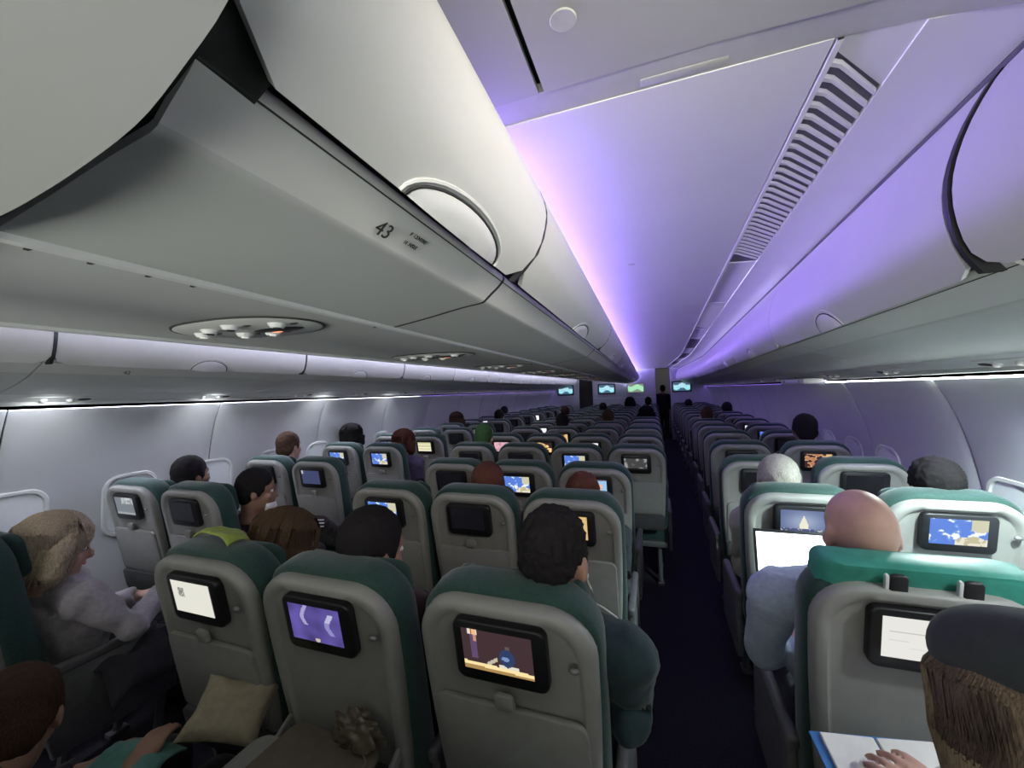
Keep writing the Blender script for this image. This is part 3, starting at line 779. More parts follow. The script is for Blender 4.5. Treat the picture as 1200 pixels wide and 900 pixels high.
def seat(name, X, Y, pic, label, full=True, left_arm=False, aisle=0, tray='up', dz=0, tilt=TILT, group='airline seats', yaw=0):
    X += ADJ.get(name, (0, 0))[0]; Y += ADJ.get(name, (0, 0))[1]
    root = empty('airline_seat', (X, Y, 0), (0, 0, yaw)); SEATS[name] = root
    def add(pn, me, loc=(0, 0, 0), rot=(0, 0, 0), par=root): return new_obj(pn, me, None, par, loc, rot)
    T = (tilt, 0, 0); L = (0, 0, 1.04 + dz)
    sh = add('back_shell', SM['back_shell'], L, T)
    add('back_cushion', SM['back_cushion'], L, T)
    mo = add('monitor', SM['monitor'], L, T)
    sc_ = new_obj('screen', PICS[pic], None, mo, (-.004, -.0155, .008))
    add('seat_cushion', LM['seat_cushion'])
    if full:
        add('headrest', SM['headrest'], L, T)
        if tray == 'down': add('tray_table', LM['tray_lowered'])
        if tray == 'up':
            tt = add('tray_table', SM['tray_table'], L, T); new_obj('tray_latch', SM['tray_latch'], None, tt)
        add('coat_hook', SM['coat_hook'], L, T); add('literature_pocket', SM['literature_pocket'], L, T)
        add('seat_pan', LM['seat_pan'])
        for x in (-.15, .15): add('leg', LM['leg'], (x, .34, 0))
    else: add('seat_pan', LM['seat_pan'])
    for x in (-.15, .15): add('leg', LM['leg'], (x, 0, 0))
    add('armrest', LM['armrest'], (.2365, 0, 0))
    if left_arm: add('armrest', LM['armrest'], (-.2365, 0, 0))
    if aisle and full: add('side_panel', LM['side_panel'], (aisle * .2365, 0, 0))
    tag(root, label, 'seat', group)
    return root
LAT = .486
def rx(Y): return .52 + .04 * (min(Y, 5) - 1.0)
def lx(Y): return -2.48 - .03 * (min(Y, 7) - 1.4)
CY = [.03, .84, 1.745, 2.47, 3.34] + [3.34 + .81 * k for k in range(1, 12)]
RY = [.36, 1.19, 2.05, 2.86, 3.66, 4.5] + [4.5 + .81 * k for k in range(1, 11)]
LY = [.65, 1.48, 2.38, 3.22, 4.06] + [4.06 + .81 * k for k in range(1, 11)]
CP = {0: 'off off off', 1: 'page violet stage', 2: 'map off gold', 3: 'off map hand', 4: 'off off map figures', 5: 'pink flame white off', 6: 'off gold off white', 7: 'white off white off', 8: 'off pink off off', 9: 'off white off off', 10: 'map off off off', 11: 'off white off off', 12: 'white off off off'}
RP = {1: 'text off', 2: 'castle map', 3: 'off off', 4: 'off gold', 5: 'map off', 6: 'off map', 7: 'white white', 8: 'off white', 10: 'off map'}
LP = {0: 'off off', 1: 'greypage off', 2: 'off dimblue', 3: 'map map', 4: 'map list', 5: 'figures off', 6: 'off figures', 7: 'off off', 8: 'white off', 10: 'off white'}
def rowname(i, n): return '%s row from the bulkhead' % ORD[n - 1 - i]
SPECIAL = {'C1_0': 'grey seat with a white page on its screen, lime cloth on top', 'C1_1': 'grey seat with a violet film on its screen, tray table lowered', 'C1_2': 'grey seat with a stage film on its screen, behind the man with earphones',
           'C2_0': 'grey seat with a route map on its screen, crumpled white bag beside it', 'C2_2': 'grey seat whose golden film is half hidden by the earphone man', 'C3_2': 'grey seat with a pale blue film on its screen, centre block aisle side',
           'R1_0': 'grey seat with raised teal headrest behind the bald man', 'R2_0': 'grey seat with a castle film, facing the bald man', 'R2_1': 'brightly lit pale seat with a route map, by the starboard wall',
           'L1_0': 'grey seat with a grey page on its screen, by the port wall', 'L4_1': 'grey seat with a yellow list on its screen, port pair'}
NR = 15
for i, y in enumerate(CY):
    k = 3 if i <= 3 else 4
    ps = (CP.get(i) or ' '.join(['off'] * k)).split()
    x0 = -.868 if k == 3 else -.90
    for j in range(k):
        nm = 'C%d_%d' % (i, j)
        pos = ('port aisle side' if j == 0 else 'starboard aisle side' if j == k - 1 else 'middle' if k == 3 else 'inner port' if j == 1 else 'inner starboard')
        lab = SPECIAL.get(nm, 'seat, %s, centre block %s, %s' % (PWORD[ps[j]], pos, rowname(i, len(CY))))
        seat(nm, x0 + (j - (k - 1) / 2) * LAT, y, ps[j], lab, full=i < 8, left_arm=j == 0, aisle=-1 if j == 0 else 1 if j == k - 1 else 0, tray='down' if nm in ('C1_1', ) else 'up')
for i, y in enumerate(RY):
    ps = (RP.get(i) or 'off off').split()
    for j in range(2):
        nm = 'R%d_%d' % (i, j)
        lab = SPECIAL.get(nm, 'grey seat, %s, starboard %s side, %s' % (PWORD[ps[j]], 'aisle' if j == 0 else 'window', rowname(i, len(RY))))
        seat(nm, rx(y) + j * .515, y, ps[j], lab, full=i < 8, left_arm=j == 0, aisle=-1 if j == 0 else 0, tray='down' if nm in ('R1_0', 'R2_0') else 'up')
for i, y in enumerate(LY):
    ps = (LP.get(i) or 'off off').split()
    for j in range(2):
        nm = 'L%d_%d' % (i, j)
        lab = SPECIAL.get(nm, 'grey seat, %s, port %s side, %s' % (PWORD[ps[j]], 'window' if j == 0 else 'aisle', rowname(i, len(LY))))
        seat(nm, lx(y) - (1 - j) * .515, y, ps[j], lab, full=i < 8, left_arm=j == 0, aisle=1 if j == 1 else 0, tilt=TILT)
#PEOPLE#
# ------------------------------------------------------------------ people
def rmesh(name, bm, m, parent, voxel, smooth=3, disp=0, dscale=.03):
    me = bpy.data.meshes.new(name); bmesh.ops.recalc_face_normals(bm, faces=bm.faces)
    bm.to_mesh(me); bm.free(); me.materials.append(m)
    o = bpy.data.objects.new(name, me); C.objects.link(o); o.parent = parent
    r = o.modifiers.new('skin', 'REMESH'); r.mode = 'VOXEL'; r.voxel_size = voxel; r.use_smooth_shade = True
    if disp:
        tx = bpy.data.textures.new(name, 'CLOUDS'); tx.noise_scale = dscale; tx.noise_depth = 3
        d = o.modifiers.new('relief', 'DISPLACE'); d.texture = tx; d.strength = disp; d.texture_coords = 'LOCAL'; d.mid_level = .5
    if smooth:
        q = o.modifiers.new('soft', 'SMOOTH'); q.factor = .5; q.iterations = smooth
    return o
def V(*a): return Vector(a)
SKINS = {'light': (.56, .34, .26), 'tan': (.34, .19, .13), 'dark': (.12, .065, .045), 'pink': (.62, .36, .29)}
def skin(k): return mat('skin_' + k, SKINS[k], .5, var=.08, scale=18)
def cloth(name, col): return mat('cloth_' + name, col, .85, var=.12, scale=70, bump=.12, sheen=.1)
def hairm(name, col, st=(60, 60, 6)): return mat('hair_' + name, col, .8, var=.42, scale=4, bump=.4, stretch=(110, 110, 6), spec=.15)
M_EYE = mat('eye_white', (.8, .79, .77), .25, var=.02); M_IRIS = mat('eye_iris', (.03, .02, .015), .2); M_LIP = mat('lip', (.42, .17, .15), .5)

def hand(bm, wrist, d, up, side, size=1, curl=.5):
    """palm and five fingers; d = pointing direction, up = back of the hand, side = towards the thumb"""
    d = d.normalized(); side = side.normalized(); up = up.normalized()
    tube(bm, [wrist, wrist + d * .03 * size, wrist + d * .06 * size, wrist + d * .09 * size], 0, 10, True, [(.024 * size, .017 * size), (.034 * size, .015 * size), (.040 * size, .014 * size), (.038 * size, .012 * size)])
    for i, (o, l) in enumerate(((.033, .070), (.011, .080), (-.011, .074), (-.032, .058))):
        b = wrist + d * .082 * size + side * o * size; l *= size
        p1 = b + d * l * .45 * math.cos(curl * .6) - up * l * .45 * math.sin(curl * .6)
        p2 = p1 + d * l * .32 * math.cos(curl * 1.4) - up * l * .32 * math.sin(curl * 1.4)
        p3 = p2 + d * l * .25 * math.cos(curl * 2.1) - up * l * .25 * math.sin(curl * 2.1)
        tube(bm, [b - d * .01, b, p1, p2, p3], [.0085 * size, .0086 * size, .0080 * size, .0074 * size, .0060 * size], 8)
    b = wrist + d * .025 * size + side * .026 * size
    p1 = b + (d * .6 + side * .75) .normalized() * .035 * size - up * .006; p2 = p1 + (d * .9 + side * .35).normalized() * .03 * size - up * .006
    p3 = p2 + d * .022 * size - up * .008
    tube(bm, [b - side * .012, b, p1, p2, p3], [.013 * size, .0125 * size, .011 * size, .0095 * size, .0075 * size], 8)

def person(label, seat_xy, head, yaw=0, pitch=0, roll=0, sk='light', top=('grey', (.2, .2, .2)), legs=('navy', (.02, .02, .03)), hair=None,
           sh=None, arms=None, voxel=.010, bare=False, group=None, hands=True, hip=None, standing=False, shw=.172, hsc=1.0):
    X, Y = seat_xy
    root = empty('person', (X, Y, 0)); O = -Vector((X, Y, 0))
    head = Vector(head)
    HR = Euler((pitch, roll, yaw), 'XYZ').to_matrix()
    h = lambda *p: head + HR @ Vector(p)
    H4 = HR.to_4x4()
    hip = Vector(hip) if hip else (V(X, Y + .36, .545) if not standing else V(X, Y, .92))
    nb = h(0, -.035, -.15) * .55 + (Vector(sh) + V(0, 0, .07) if sh else V(X, Y + .24, 1.06)) * .45
    sh = Vector(sh) if sh else V((X + nb.x) / 2, Y + .25, nb.z - .07)
    chest = hip * .40 + sh * .60; waist = hip * .72 + sh * .28
    side = V(1, 0, 0)
    SL, SR = sh - side * shw + V(0, 0, -.012), sh + side * shw + V(0, 0, -.012)
    if arms is None:
        arms = [[SL + V(.0, .06, -.26), SL + V(.06, .28, -.30)], [SR + V(.0, .06, -.26), SR + V(-.06, .28, -.30)]]
    arms = [[Vector(p) for p in a] for a in arms]
    def core(bm, g):
        tube(bm, [hip - V(0, 0, .07), hip, waist, chest, sh - V(0, 0, .03), sh + V(0, 0, .025), nb], 0, 18, True,
             [(.135 + g, .10 + g), (.17 + g, .12 + g), (.145 + g, .105 + g), (.165 + g, .115 + g), (.15 + g, .10 + g), (.105 + g, .075 + g), (.055 + g, .055 + g)])
        tube(bm, [SL, sh + V(0, 0, .01), SR], [.054 + g, .066 + g, .054 + g], 12)
        for S_ in (SL, SR): ellipsoid(bm, S_, (.06 + g, .06 + g, .06 + g))
    def arm(bm, S_, a, g, to=1.0):
        e, w = a; m1 = (S_ + e) / 2; m2 = e.lerp(w, .35); w2 = e.lerp(w, to)
        tube(bm, [S_, m1, e, m2, w2], [.052 + g, .046 + g, .040 + g, .039 + g, .027 + g * 1.2], 12)
        ellipsoid(bm, e, (.041 + g,) * 3)
    knees = []
    def leg(bm, s_, g):
        a = hip + V(s_ * .085, .02, -.01)
        if standing: pts = [a, a + V(0, .01, -.42), a + V(0, 0, -.84)]
        else: pts = [a, a + V(s_ * .03, .40, .0), V(a.x + s_ * .03, a.y + .40, .09)]
        tube(bm, [pts[0], (pts[0] + pts[1]) / 2, pts[1]], [.085 + g, .075 + g, .058 + g], 12)
        ellipsoid(bm, pts[1], (.058 + g,) * 3)
        tube(bm, [pts[1], pts[1].lerp(pts[2], .35), pts[2]], [.055 + g, .056 + g, .036 + g], 12)
        return pts[2]
    # ---- body: one continuous skin
    bm = bmesh.new(); core(bm, 0)
    for S_, a in zip((SL, SR), arms):
        arm(bm, S_, a, 0)
        if hands:
            d = (a[1] - a[0]).normalized(); inner = V(1, 0, 0) if S_ is SL else V(-1, 0, 0)
            inner = (inner - d * inner.dot(d)).normalized(); up = inner.cross(d) if S_ is not SL else d.cross(inner)
            if up.z < 0: up = -up
            hand(bm, a[1] - d * .005, d, up, inner)
    for s_ in (-1, 1): leg(bm, s_, 0)
    tube(bm, [nb - V(0, 0, .05), nb, h(0, -.03, -.07), h(0, -.015, -.02)], [.06, .055, .054, .055], 14)
    ellipsoid(bm, h(0, -.010, .022), (.076, .096, .098), H4, 20, 14)
    ellipsoid(bm, h(0, .032, -.052), (.056, .062, .074), H4)
    ellipsoid(bm, h(0, .068, -.100), (.026, .022, .022), H4)
    ellipsoid(bm, h(0, .070, .022), (.056, .020, .016), H4)
    tube(bm, [h(0, .085, .004), h(0, .103, -.022), h(0, .108, -.036), h(0, .088, -.044)], [.009, .012, .015, .012], 8)
    for q in (-1, 1):
        ellipsoid(bm, h(q * .080, -.010, -.016), (.011, .021, .033), H4 @ Matrix.Rotation(q * .25, 4, 'Z'), 10, 8)
        ellipsoid(bm, h(q * .045, .058, -.035), (.022, .020, .022), H4, 10, 8)
    for v in bm.verts: v.co += O
    rmesh('body', bm, skin(sk), root, voxel if voxel < .01 else .010, 3)
    # ---- face pieces
    for q in (-1, 1):
        bm = bmesh.new(); ellipsoid(bm, h(q * .030, .0755, .000) + O, (.0125, .0105, .0095), H4, 12, 8); e = bm_obj('eye', bm, M_EYE, root)
        bm = bmesh.new(); ellipsoid(bm, h(q * .030, .0845, .000) + O, (.0055, .0035, .0055), H4, 10, 6); bm_obj('iris', bm, M_IRIS, e)
    bm = bmesh.new(); ellipsoid(bm, h(0, .092, -.068) + O, (.022, .006, .0065), H4, 12, 8); bm_obj('mouth', bm, M_LIP, root)
    # ---- clothes
    bm = bmesh.new(); core(bm, .014)
    for S_, a in zip((SL, SR), arms): arm(bm, S_, a, .015, .93)
    for v in bm.verts: v.co += O
    rmesh('top', bm, cloth(*top), root, max(voxel, .010), 2, .032, .10)
    bm = bmesh.new(); ends = []
    for s_ in (-1, 1): ends.append(leg(bm, s_, .011))
    ellipsoid(bm, hip + V(0, 0, -.02), (.17, .13, .10))
    for v in bm.verts: v.co += O
    rmesh('trousers', bm, cloth(*legs), root, .014, 3, .01, .06)
    for p in ends:
        bm = bmesh.new(); c = V(p.x, p.y + .06, .045) + O
        tube(bm, [c - V(0, .10, -.005), c - V(0, .05, 0), c + V(0, .05, -.005), c + V(0, .13, -.012), c + V(0, .155, -.015)], 0, 12, True, [(.028, .035), (.038, .045), (.042, .036), (.036, .028), (.015, .012)])
        bm_obj('shoe', bm, M_RUBBER, root)
    # ---- hair
    if hair:
        style, hname, col = hair
        h0 = h; h = (lambda *p: head + HR @ (Vector(p) * hsc))
        bm = bmesh.new()
        st = (55, 55, 5)
        if style == 'short':
            ellipsoid(bm, h(0, -.022, .038), (.086, .101, .098), H4, 20, 14); ellipsoid(bm, h(0, -.058, -.015), (.078, .058, .075), H4)
            for q in (-1, 1): ellipsoid(bm, h(q * .070, -.005, .01), (.018, .04, .045), H4)
        elif style == 'crop':
            ellipsoid(bm, h(0, -.020, .042), (.084, .100, .094), H4, 20, 14); ellipsoid(bm, h(0, -.058, .0), (.074, .050, .055), H4)
            for q in (-1, 1): ellipsoid(bm, h(q * .070, -.008, .02), (.016, .036, .036), H4)
        elif style == 'fringe':
            ellipsoid(bm, h(0, -.027, .026), (.080, .094, .092), H4, 20, 14); ellipsoid(bm, h(0, -.060, -.035), (.076, .052, .07), H4)
        elif style == 'long':
            ellipsoid(bm, h(0, -.020, .036), (.090, .104, .100), H4, 20, 14)
            tube(bm, [h(0, -.05, .05), h(0, -.07, -.05), h(0, -.075, -.14), h(0, -.075, -.24), h(0, -.08, -.31)], 0, 16, True, [(.075, .06), (.100, .075), (.108, .070), (.106, .062), (.095, .045)])
            for q in (-1, 1): tube(bm, [h(q * .06, .01, .06), h(q * .085, .005, -.03), h(q * .092, -.005, -.12), h(q * .088, .0, -.22), h(q * .075, .0, -.28)], [.03, .032, .034, .03, .018], 10)
        elif style == 'bob':
            ellipsoid(bm, h(0, -.025, .040), (.108, .120, .108), H4, 20, 14); ellipsoid(bm, h(0, -.055, -.04), (.112, .080, .085), H4)
            for q in (-1, 1): tube(bm, [h(q * .07, .02, .07), h(q * .105, .01, .0), h(q * .105, .005, -.08), h(q * .085, .01, -.12)], [.035, .042, .042, .025], 10)
        for v in bm.verts: v.co += O
        rmesh('hair', bm, hairm(hname, col), root, max(.006, voxel * .8), 1, .004 if style == 'long' else .022 if style == 'crop' else .016 if style == 'bob' else .010, .014 if style in ('crop', 'bob') else .02)
        if style in ('long', 'bob'):
            bm = bmesh.new(); rnd = random.Random(hash(hname) % 1000 if False else len(label))
            for k in range(900 if voxel < .006 else 420 if voxel < .0095 else 160):
                a = rnd.uniform(math.radians(95), math.radians(445)); 
                if math.sin(a) > .72: continue
                R0 = (.114, .126) if style == 'long' else (.118, .127)
                dn = (-.30 if style == 'long' else -.115) + rnd.uniform(-.03, .03)
                pts = []
                w0 = rnd.uniform(.1, .5)
                for t in range(7):
                    u = t / 6
                    if u < .45:
                        ph = w0 + (math.pi / 2 - w0) * u / .45; zz = .038 + (.101 if style == 'long' else .110) * math.cos(ph); rr = math.sin(ph)
                    else:
                        zz = .038 + (dn - .038) * (u - .45) / .55; rr = 1.0 - (.12 if style == 'long' else .16) * ((u - .45) / .55) ** 2
                    wob = 1 + .02 * math.sin(a * 9 + t * 1.3)
                    yy = -.022 + R0[1] * rr * math.sin(a) * wob
                    if style == 'long' and u > .5: yy = min(yy, .03)
                    pts.append(h(R0[0] * rr * math.cos(a) * wob, yy, zz) + O)
                tube(bm, pts, [.0015, .0028, .0032, .0034, .0032, .0028, .001], 4)
            o = bm_obj('hair_locks', bm, hairm(hname, col), root); o['kind'] = 'stuff'
        h = h0
    if group: root['group'] = group
    root['label'] = label; root['category'] = 'person'
    root['_'] = 0; del root['_']
    return root, h, O, (SL, SR, arms, nb)

def sx(n): return SEATS[n].location.xy
BLACKH = ('black', (.012, .010, .011)); BROWNH = ('brown', (.055, .030, .018))
DARKLEG = ('dark', (.015, .014, .018))
# bald man
bald = person('bald man in a pale blue shirt before a glowing laptop', sx('R1_0'), (.515, 1.375, 1.218), yaw=.12, pitch=-.05, sk='pink', top=('paleblue', (.36, .42, .55)), legs=DARKLEG,
    sh=(.475, 1.415, 1.015), arms=[[(.295, 1.50, .78), (.40, 1.66, .75)], [(.70, 1.50, .78), (.60, 1.68, .76)]], voxel=.008, shw=.165)
# beret woman
bw = person('woman in a dark beret with long fair hair, writing in a notebook', (.47, .34), (.447, .655, 1.185), yaw=.05, pitch=-.30, sk='light', top=('brownknit', (.14, .10, .075)), legs=DARKLEG,
    hair=('long', 'fair', (.17, .125, .082)), sh=(.46, .60, .95), arms=[[(.25, .74, .78), (.36, .90, .825)], [(.62, .74, .79), (.475, .925, .860)]], voxel=.0048, hsc=1.16)
# man with earphones
em = person('dark-haired man in a teal jacket wearing white earphones', sx('C1_2'), (-.262, 1.01, 1.212), yaw=-.1, pitch=-.15, sk='tan', top=('tealjacket', (.014, .034, .040)), legs=DARKLEG,
    hair=('crop',) + BLACKH, sh=(-.265, 1.03, 1.0), arms=[[(-.47, 1.10, .76), (-.36, 1.33, .72)], [(-.095, 1.09, .775), (-.16, 1.32, .74)]], voxel=.008)
cm = person('black-haired passenger in dark clothes before the violet film seat', sx('C1_1'), (-.845, 1.03, 1.168), yaw=-.3, pitch=-.2, sk='tan', top=('maroon', (.045, .018, .024)), legs=DARKLEG, hair=('short',) + BLACKH, sh=(-.845, 1.06, .97))
bh = person('passenger with long brown hair, sitting beside the lime cloth', sx('C1_0'), (-1.315, 1.13, 1.10), yaw=-.25, pitch=-.3, sk='light', top=('olive', (.10, .085, .06)), legs=DARKLEG, hair=('long', 'mid_brown', (.085, .052, .032)), sh=(-1.33, 1.09, .90), voxel=.009)
mm = person('black-haired man with a lowered white mask, three stripes on his sleeve', sx('L1_1'), (-2.29, 1.76, 1.105), yaw=-.75, pitch=-.1, sk='tan', top=('blackjacket', (.02, .013, .018)), legs=('maroon2', (.05, .02, .025)),
    hair=('short',) + BLACKH, sh=(-2.34, 1.78, .90), arms=[[(-2.58, 1.88, .68), (-2.45, 2.05, .66)], [(-2.07, 2.02, .83), (-2.12, 2.20, .70)]], voxel=.009)
person('passenger with black hair against the port wall', sx('L1_0'), (-2.93, 1.79, 1.165), sk='tan', top=('navytop', (.02, .02, .035)), legs=DARKLEG, hair=('short',) + BLACKH)
person('passenger with brown bobbed hair against the port wall', sx('L2_0'), (-3.06, 2.66, 1.235), sk='light', top=('violetgrey', (.09, .07, .11)), legs=DARKLEG, hair=('short',) + BROWNH)
person('passenger with bushy black hair by the port wall', sx('L3_0'), (-3.16, 3.55, 1.225), sk='tan', top=('charcoal', (.03, .03, .035)), legs=DARKLEG, hair=('bob',) + BLACKH)
person('passenger with auburn hair in violet clothes', sx('L3_1'), (-2.46, 3.53, 1.165), yaw=-.5, sk='light', top=('violet', (.09, .065, .16)), legs=DARKLEG, hair=('bob', 'auburn', (.10, .035, .025)), sh=(-2.47, 3.48, .97))
person('passenger with short auburn hair before the dark centre screen', sx('C2_1'), (-.86, 1.98, 1.145), sk='light', top=('rust', (.10, .04, .03)), legs=DARKLEG, hair=('short', 'auburn', (.10, .035, .025)))
person('passenger with chestnut hair before the golden film seat', sx('C2_2'), (-.36, 2.0, 1.10), pitch=-.2, sk='light', top=('slate', (.04, .05, .06)), legs=DARKLEG, hair=('short', 'auburn', (.10, .035, .025)))
gc = person('passenger in a green knitted cap in the centre block', sx('C4_0'), (-1.58, 3.56, 1.22), sk='light', top=('black', (.015, .015, .016)), legs=DARKLEG, hair=('short', 'green_cap', (.05, .12, .045)))
person('white-haired passenger before the castle film seat', sx('R2_0'), (.535, 2.25, 1.17), sk='light', top=('cream', (.35, .33, .28)), legs=DARKLEG, hair=('short', 'white', (.42, .38, .34)))
person('passenger with black hair by the starboard wall, before the lit map seat', sx('R2_1'), (1.10, 2.22, 1.175), sk='tan', top=('slate', (.04, .05, .06)), legs=DARKLEG, hair=('crop',) + BLACKH)
person('tall passenger with cropped dark hair by the starboard wall', sx('R4_1'), (1.145, 3.94, 1.255), sk='dark', top=('slate', (.04, .05, .06)), legs=DARKLEG, hair=('short',) + BLACKH)
lw = person('woman with pale blonde-grey hair in a light grey top, port side', sx('L0_1'), (-2.36, .93, 1.065), yaw=-.45, pitch=-.25, roll=.05, sk='light', top=('palegrey', (.38, .35, .38)), legs=('darkblanket', (.02, .02, .025)),
    hair=('bob', 'blonde_grey', (.46, .37, .27)), sh=(-2.40, .95, .87), arms=[[(-2.60, 1.05, .68), (-2.45, 1.25, .70)], [(-2.14, 1.06, .70), (-2.30, 1.27, .735)]], voxel=.008)
cw = person('brown-haired passenger bent forward in dark clothes, holding a teal cloth', sx('C0_0'), (-1.56, .53, .845), pitch=-.55, yaw=1.0, sk='tan', top=('plum', (.022, .016, .024)), legs=DARKLEG, hair=('short',) + BROWNH,
    sh=(-1.48, .42, .76), arms=[[(-1.64, .50, .60), (-1.52, .64, .64)], [(-1.25, .48, .60), (-1.33, .655, .675)]], voxel=.008)
rnd = random.Random(3)
FAR = [('C6_1', 'short', BLACKH), ('C7_2', 'short', BROWNH), ('C8_3', 'bob', BLACKH), ('C13_2', 'bob', BLACKH), ('C13_3', 'short', BLACKH), ('C9_0', 'short', BROWNH), ('C11_1', 'short', BLACKH), ('R7_0', 'short', BROWNH), ('R9_1', 'short', BLACKH), ('R12_0', 'short', BLACKH), ('L6_0', 'bob', BROWNH), ('L7_1', 'short', BLACKH), ('L9_0', 'short', BLACKH)]
FW = ['sitting low in a grey top', 'in a charcoal top', 'in a dark knitted top', 'nearest the centre bulkhead, inner place', 'nearest the centre bulkhead, beside the starboard aisle', 'beside the port aisle', 'between two centre neighbours', 'beside the starboard aisle, back', 'against the starboard wall panel', 'beside the starboard aisle near the bulkhead', 'against the port wall panel', 'beside the port aisle, wall pair', 'by the port wall, near the bulkhead']
for (sn, stl, hc), w in zip(FAR, FW):
    p = sx(sn); tall = .09 if sn.startswith('C13') else .02
    person('far seated passenger with %s hair %s' % (hc[0], w), p, (p.x + rnd.uniform(-.05, .05), p.y + .21, 1.20 + tall), sk=rnd.choice(['light', 'tan']), top=('charcoal', (.03, .03, .035)), legs=DARKLEG, hair=(stl,) + hc, voxel=.016, hands=False)
person('crew member standing in dark uniform beyond the starboard aisle', (.21, YE + .55), (.21, YE + .55, 1.60), sk='tan', top=('uniform', (.012, .012, .016)), legs=DARKLEG, hair=('short',) + BLACKH, standing=True, sh=(.21, YE + .55, 1.38), voxel=.014,
    arms=[[(-.02, YE + .55, 1.12), (.0, YE + .50, .92)], [(.44, YE + .55, 1.12), (.42, YE + .50, .92)]])

# ---- things worn as parts
root, h, O, a_ = bw
bm = bmesh.new()
bmat = Matrix.Translation(h(.012, -.03, .088) + O) @ Euler((-.30, .18, 0)).to_matrix().to_4x4()
prof = [(.004, .072), (.05, .070), (.092, .060), (.122, .038), (.134, .004), (.126, -.026), (.105, -.038), (.092, -.040), (.090, -.052), (.084, -.052), (.082, -.036)]
n = 64; prof = [cr(prof, k / 32) for k in range(33)]; rings = [[bmat @ Vector((r * math.cos(2 * math.pi * k / n) * (1 + .02 * math.sin(3 * 2 * math.pi * k / n)), r * 1.06 * math.sin(2 * math.pi * k / n), z + .006 * math.sin(2 * 2 * math.pi * k / n + 1) * (r / .13))) for k in range(n)] for r, z in prof]
loft(bm, rings); be = bm_obj('beret', bm, cloth('beret', (.020, .025, .027)), root)
root, h, O, a_ = em
bm = bmesh.new(); e0 = h(.082, -.004, -.03)
pts = [e0, e0 + V(.012, .0, -.03), e0 + V(.02, .01, -.07), e0 + V(.035, .05, -.10), e0 + V(.06, .09, -.14), e0 + V(.07, .14, -.19), e0 + V(.03, .2, -.26)]
tube(bm, [p + O for p in pts], .0026, 6); ellipsoid(bm, e0 + O, (.008, .009, .009)); bm_obj('earphone_cord', bm, M_WHITE, root)
root, h, O, a_ = mm
bm = bmesh.new()
rings = []
for k in range(9):
    t = -1 + 2 * k / 8
    x = .058 * math.sin(t * 1.35); y = .085 * math.cos(t * 1.1) + .012
    rings.append([h(x, y + .004, -.075 + .006 * math.cos(t)) + O, h(x * 1.0, y + .014 * (1 - t * t), -.098) + O, h(x * .92, y - .002, -.122) + O])
loft(bm, rings, close=False, cap=False); o = bm_obj('face_mask', bm, M_WHITE, root); o.modifiers.new('t', 'SOLIDIFY').thickness = .003
SLv, SRv, arms_, nb_ = a_
e = arms_[1][0]
for k in range(3):
    off = V(.054, -.018 + .0 * k, .020 - .022 * k)
    bm = bmesh.new()
    S_ = SRv
    pts = []
    for t in range(9):
        u = t / 8; c = S_.lerp(e, .12 + .85 * u); d = (e - S_).normalized(); o1 = V(1, -.2, .35); o1 = (o1 - d * o1.dot(d)).normalized(); o2 = d.cross(o1)
        ang = (-.35 + .35 * k); r = .066 - .008 * u
        pts.append(c + (o1 * math.cos(ang) + o2 * math.sin(ang)) * r + O)
    tube(bm, pts, .0042, 6); bm_obj('sleeve_stripe', bm, M_WHITE, root)
# teal raised headrest on the bald man's seat
r1 = SEATS['R1_0']
bm = bmesh.new(); out = [(x, z + .112) for x, z in rrect(.40, .105, .032, 6)]
slab(bm, out, .006, .085, .018, lambda x, z: .03 * (abs(x) / .2) ** 3 + .006 * math.sin(x * 60)); hr = bm_obj('headrest_cover', bm, M_TEAL, r1, (0, 0, 1.04), (TILT, 0, 0))
for x in (-.055, .075):
    bm = bmesh.new(); out = [(xx + x, z + .124) for xx, z in rrect(.034, .062, .010, 4)]; slab(bm, out, .000, .012, .004); bm_obj('headrest_strap', bm, M_RUBBER, hr)
    bm = bmesh.new(); out = [(xx + x - .022, z + .124) for xx, z in rrect(.007, .058, .003, 3)]; slab(bm, out, .002, .012, .002); bm_obj('strap_edge', bm, M_TRIM, hr)

# ------------------------------------------------------------------ loose things
# laptop before the bald man
lp = empty('laptop', (SEATS['R2_0'].location.x - .06, 1.80, .722))
bm = bmesh.new(); box(bm, (0, 0, .008), (.30, .20, .016), .004); bm_obj('laptop_base', bm, M_GREYFRAME, lp)
bm = bmesh.new(); box(bm, (0, .02, .0165), (.26, .10, .002), .0005); bm_obj('keyboard', bm, M_BEZEL, lp)
bm = bmesh.new(); box(bm, (0, .0, .155), (.31, .010, .29), .004); lid = bm_obj('laptop_lid', bm, M_BEZEL, lp, (0, .102, .015), (-.12, 0, 0))
M_LAP = mat('laptop_display', (.9, .9, .95), .3, emit=(.95, .97, 1), es=1.6)
bm = bmesh.new(); box(bm, (0, -.0062, .158), (.292, .002, .262)); bm_obj('display', bm, M_LAP, lid)
tag(lp, 'open laptop with a blank white display on the tray before the bald man', 'laptop')
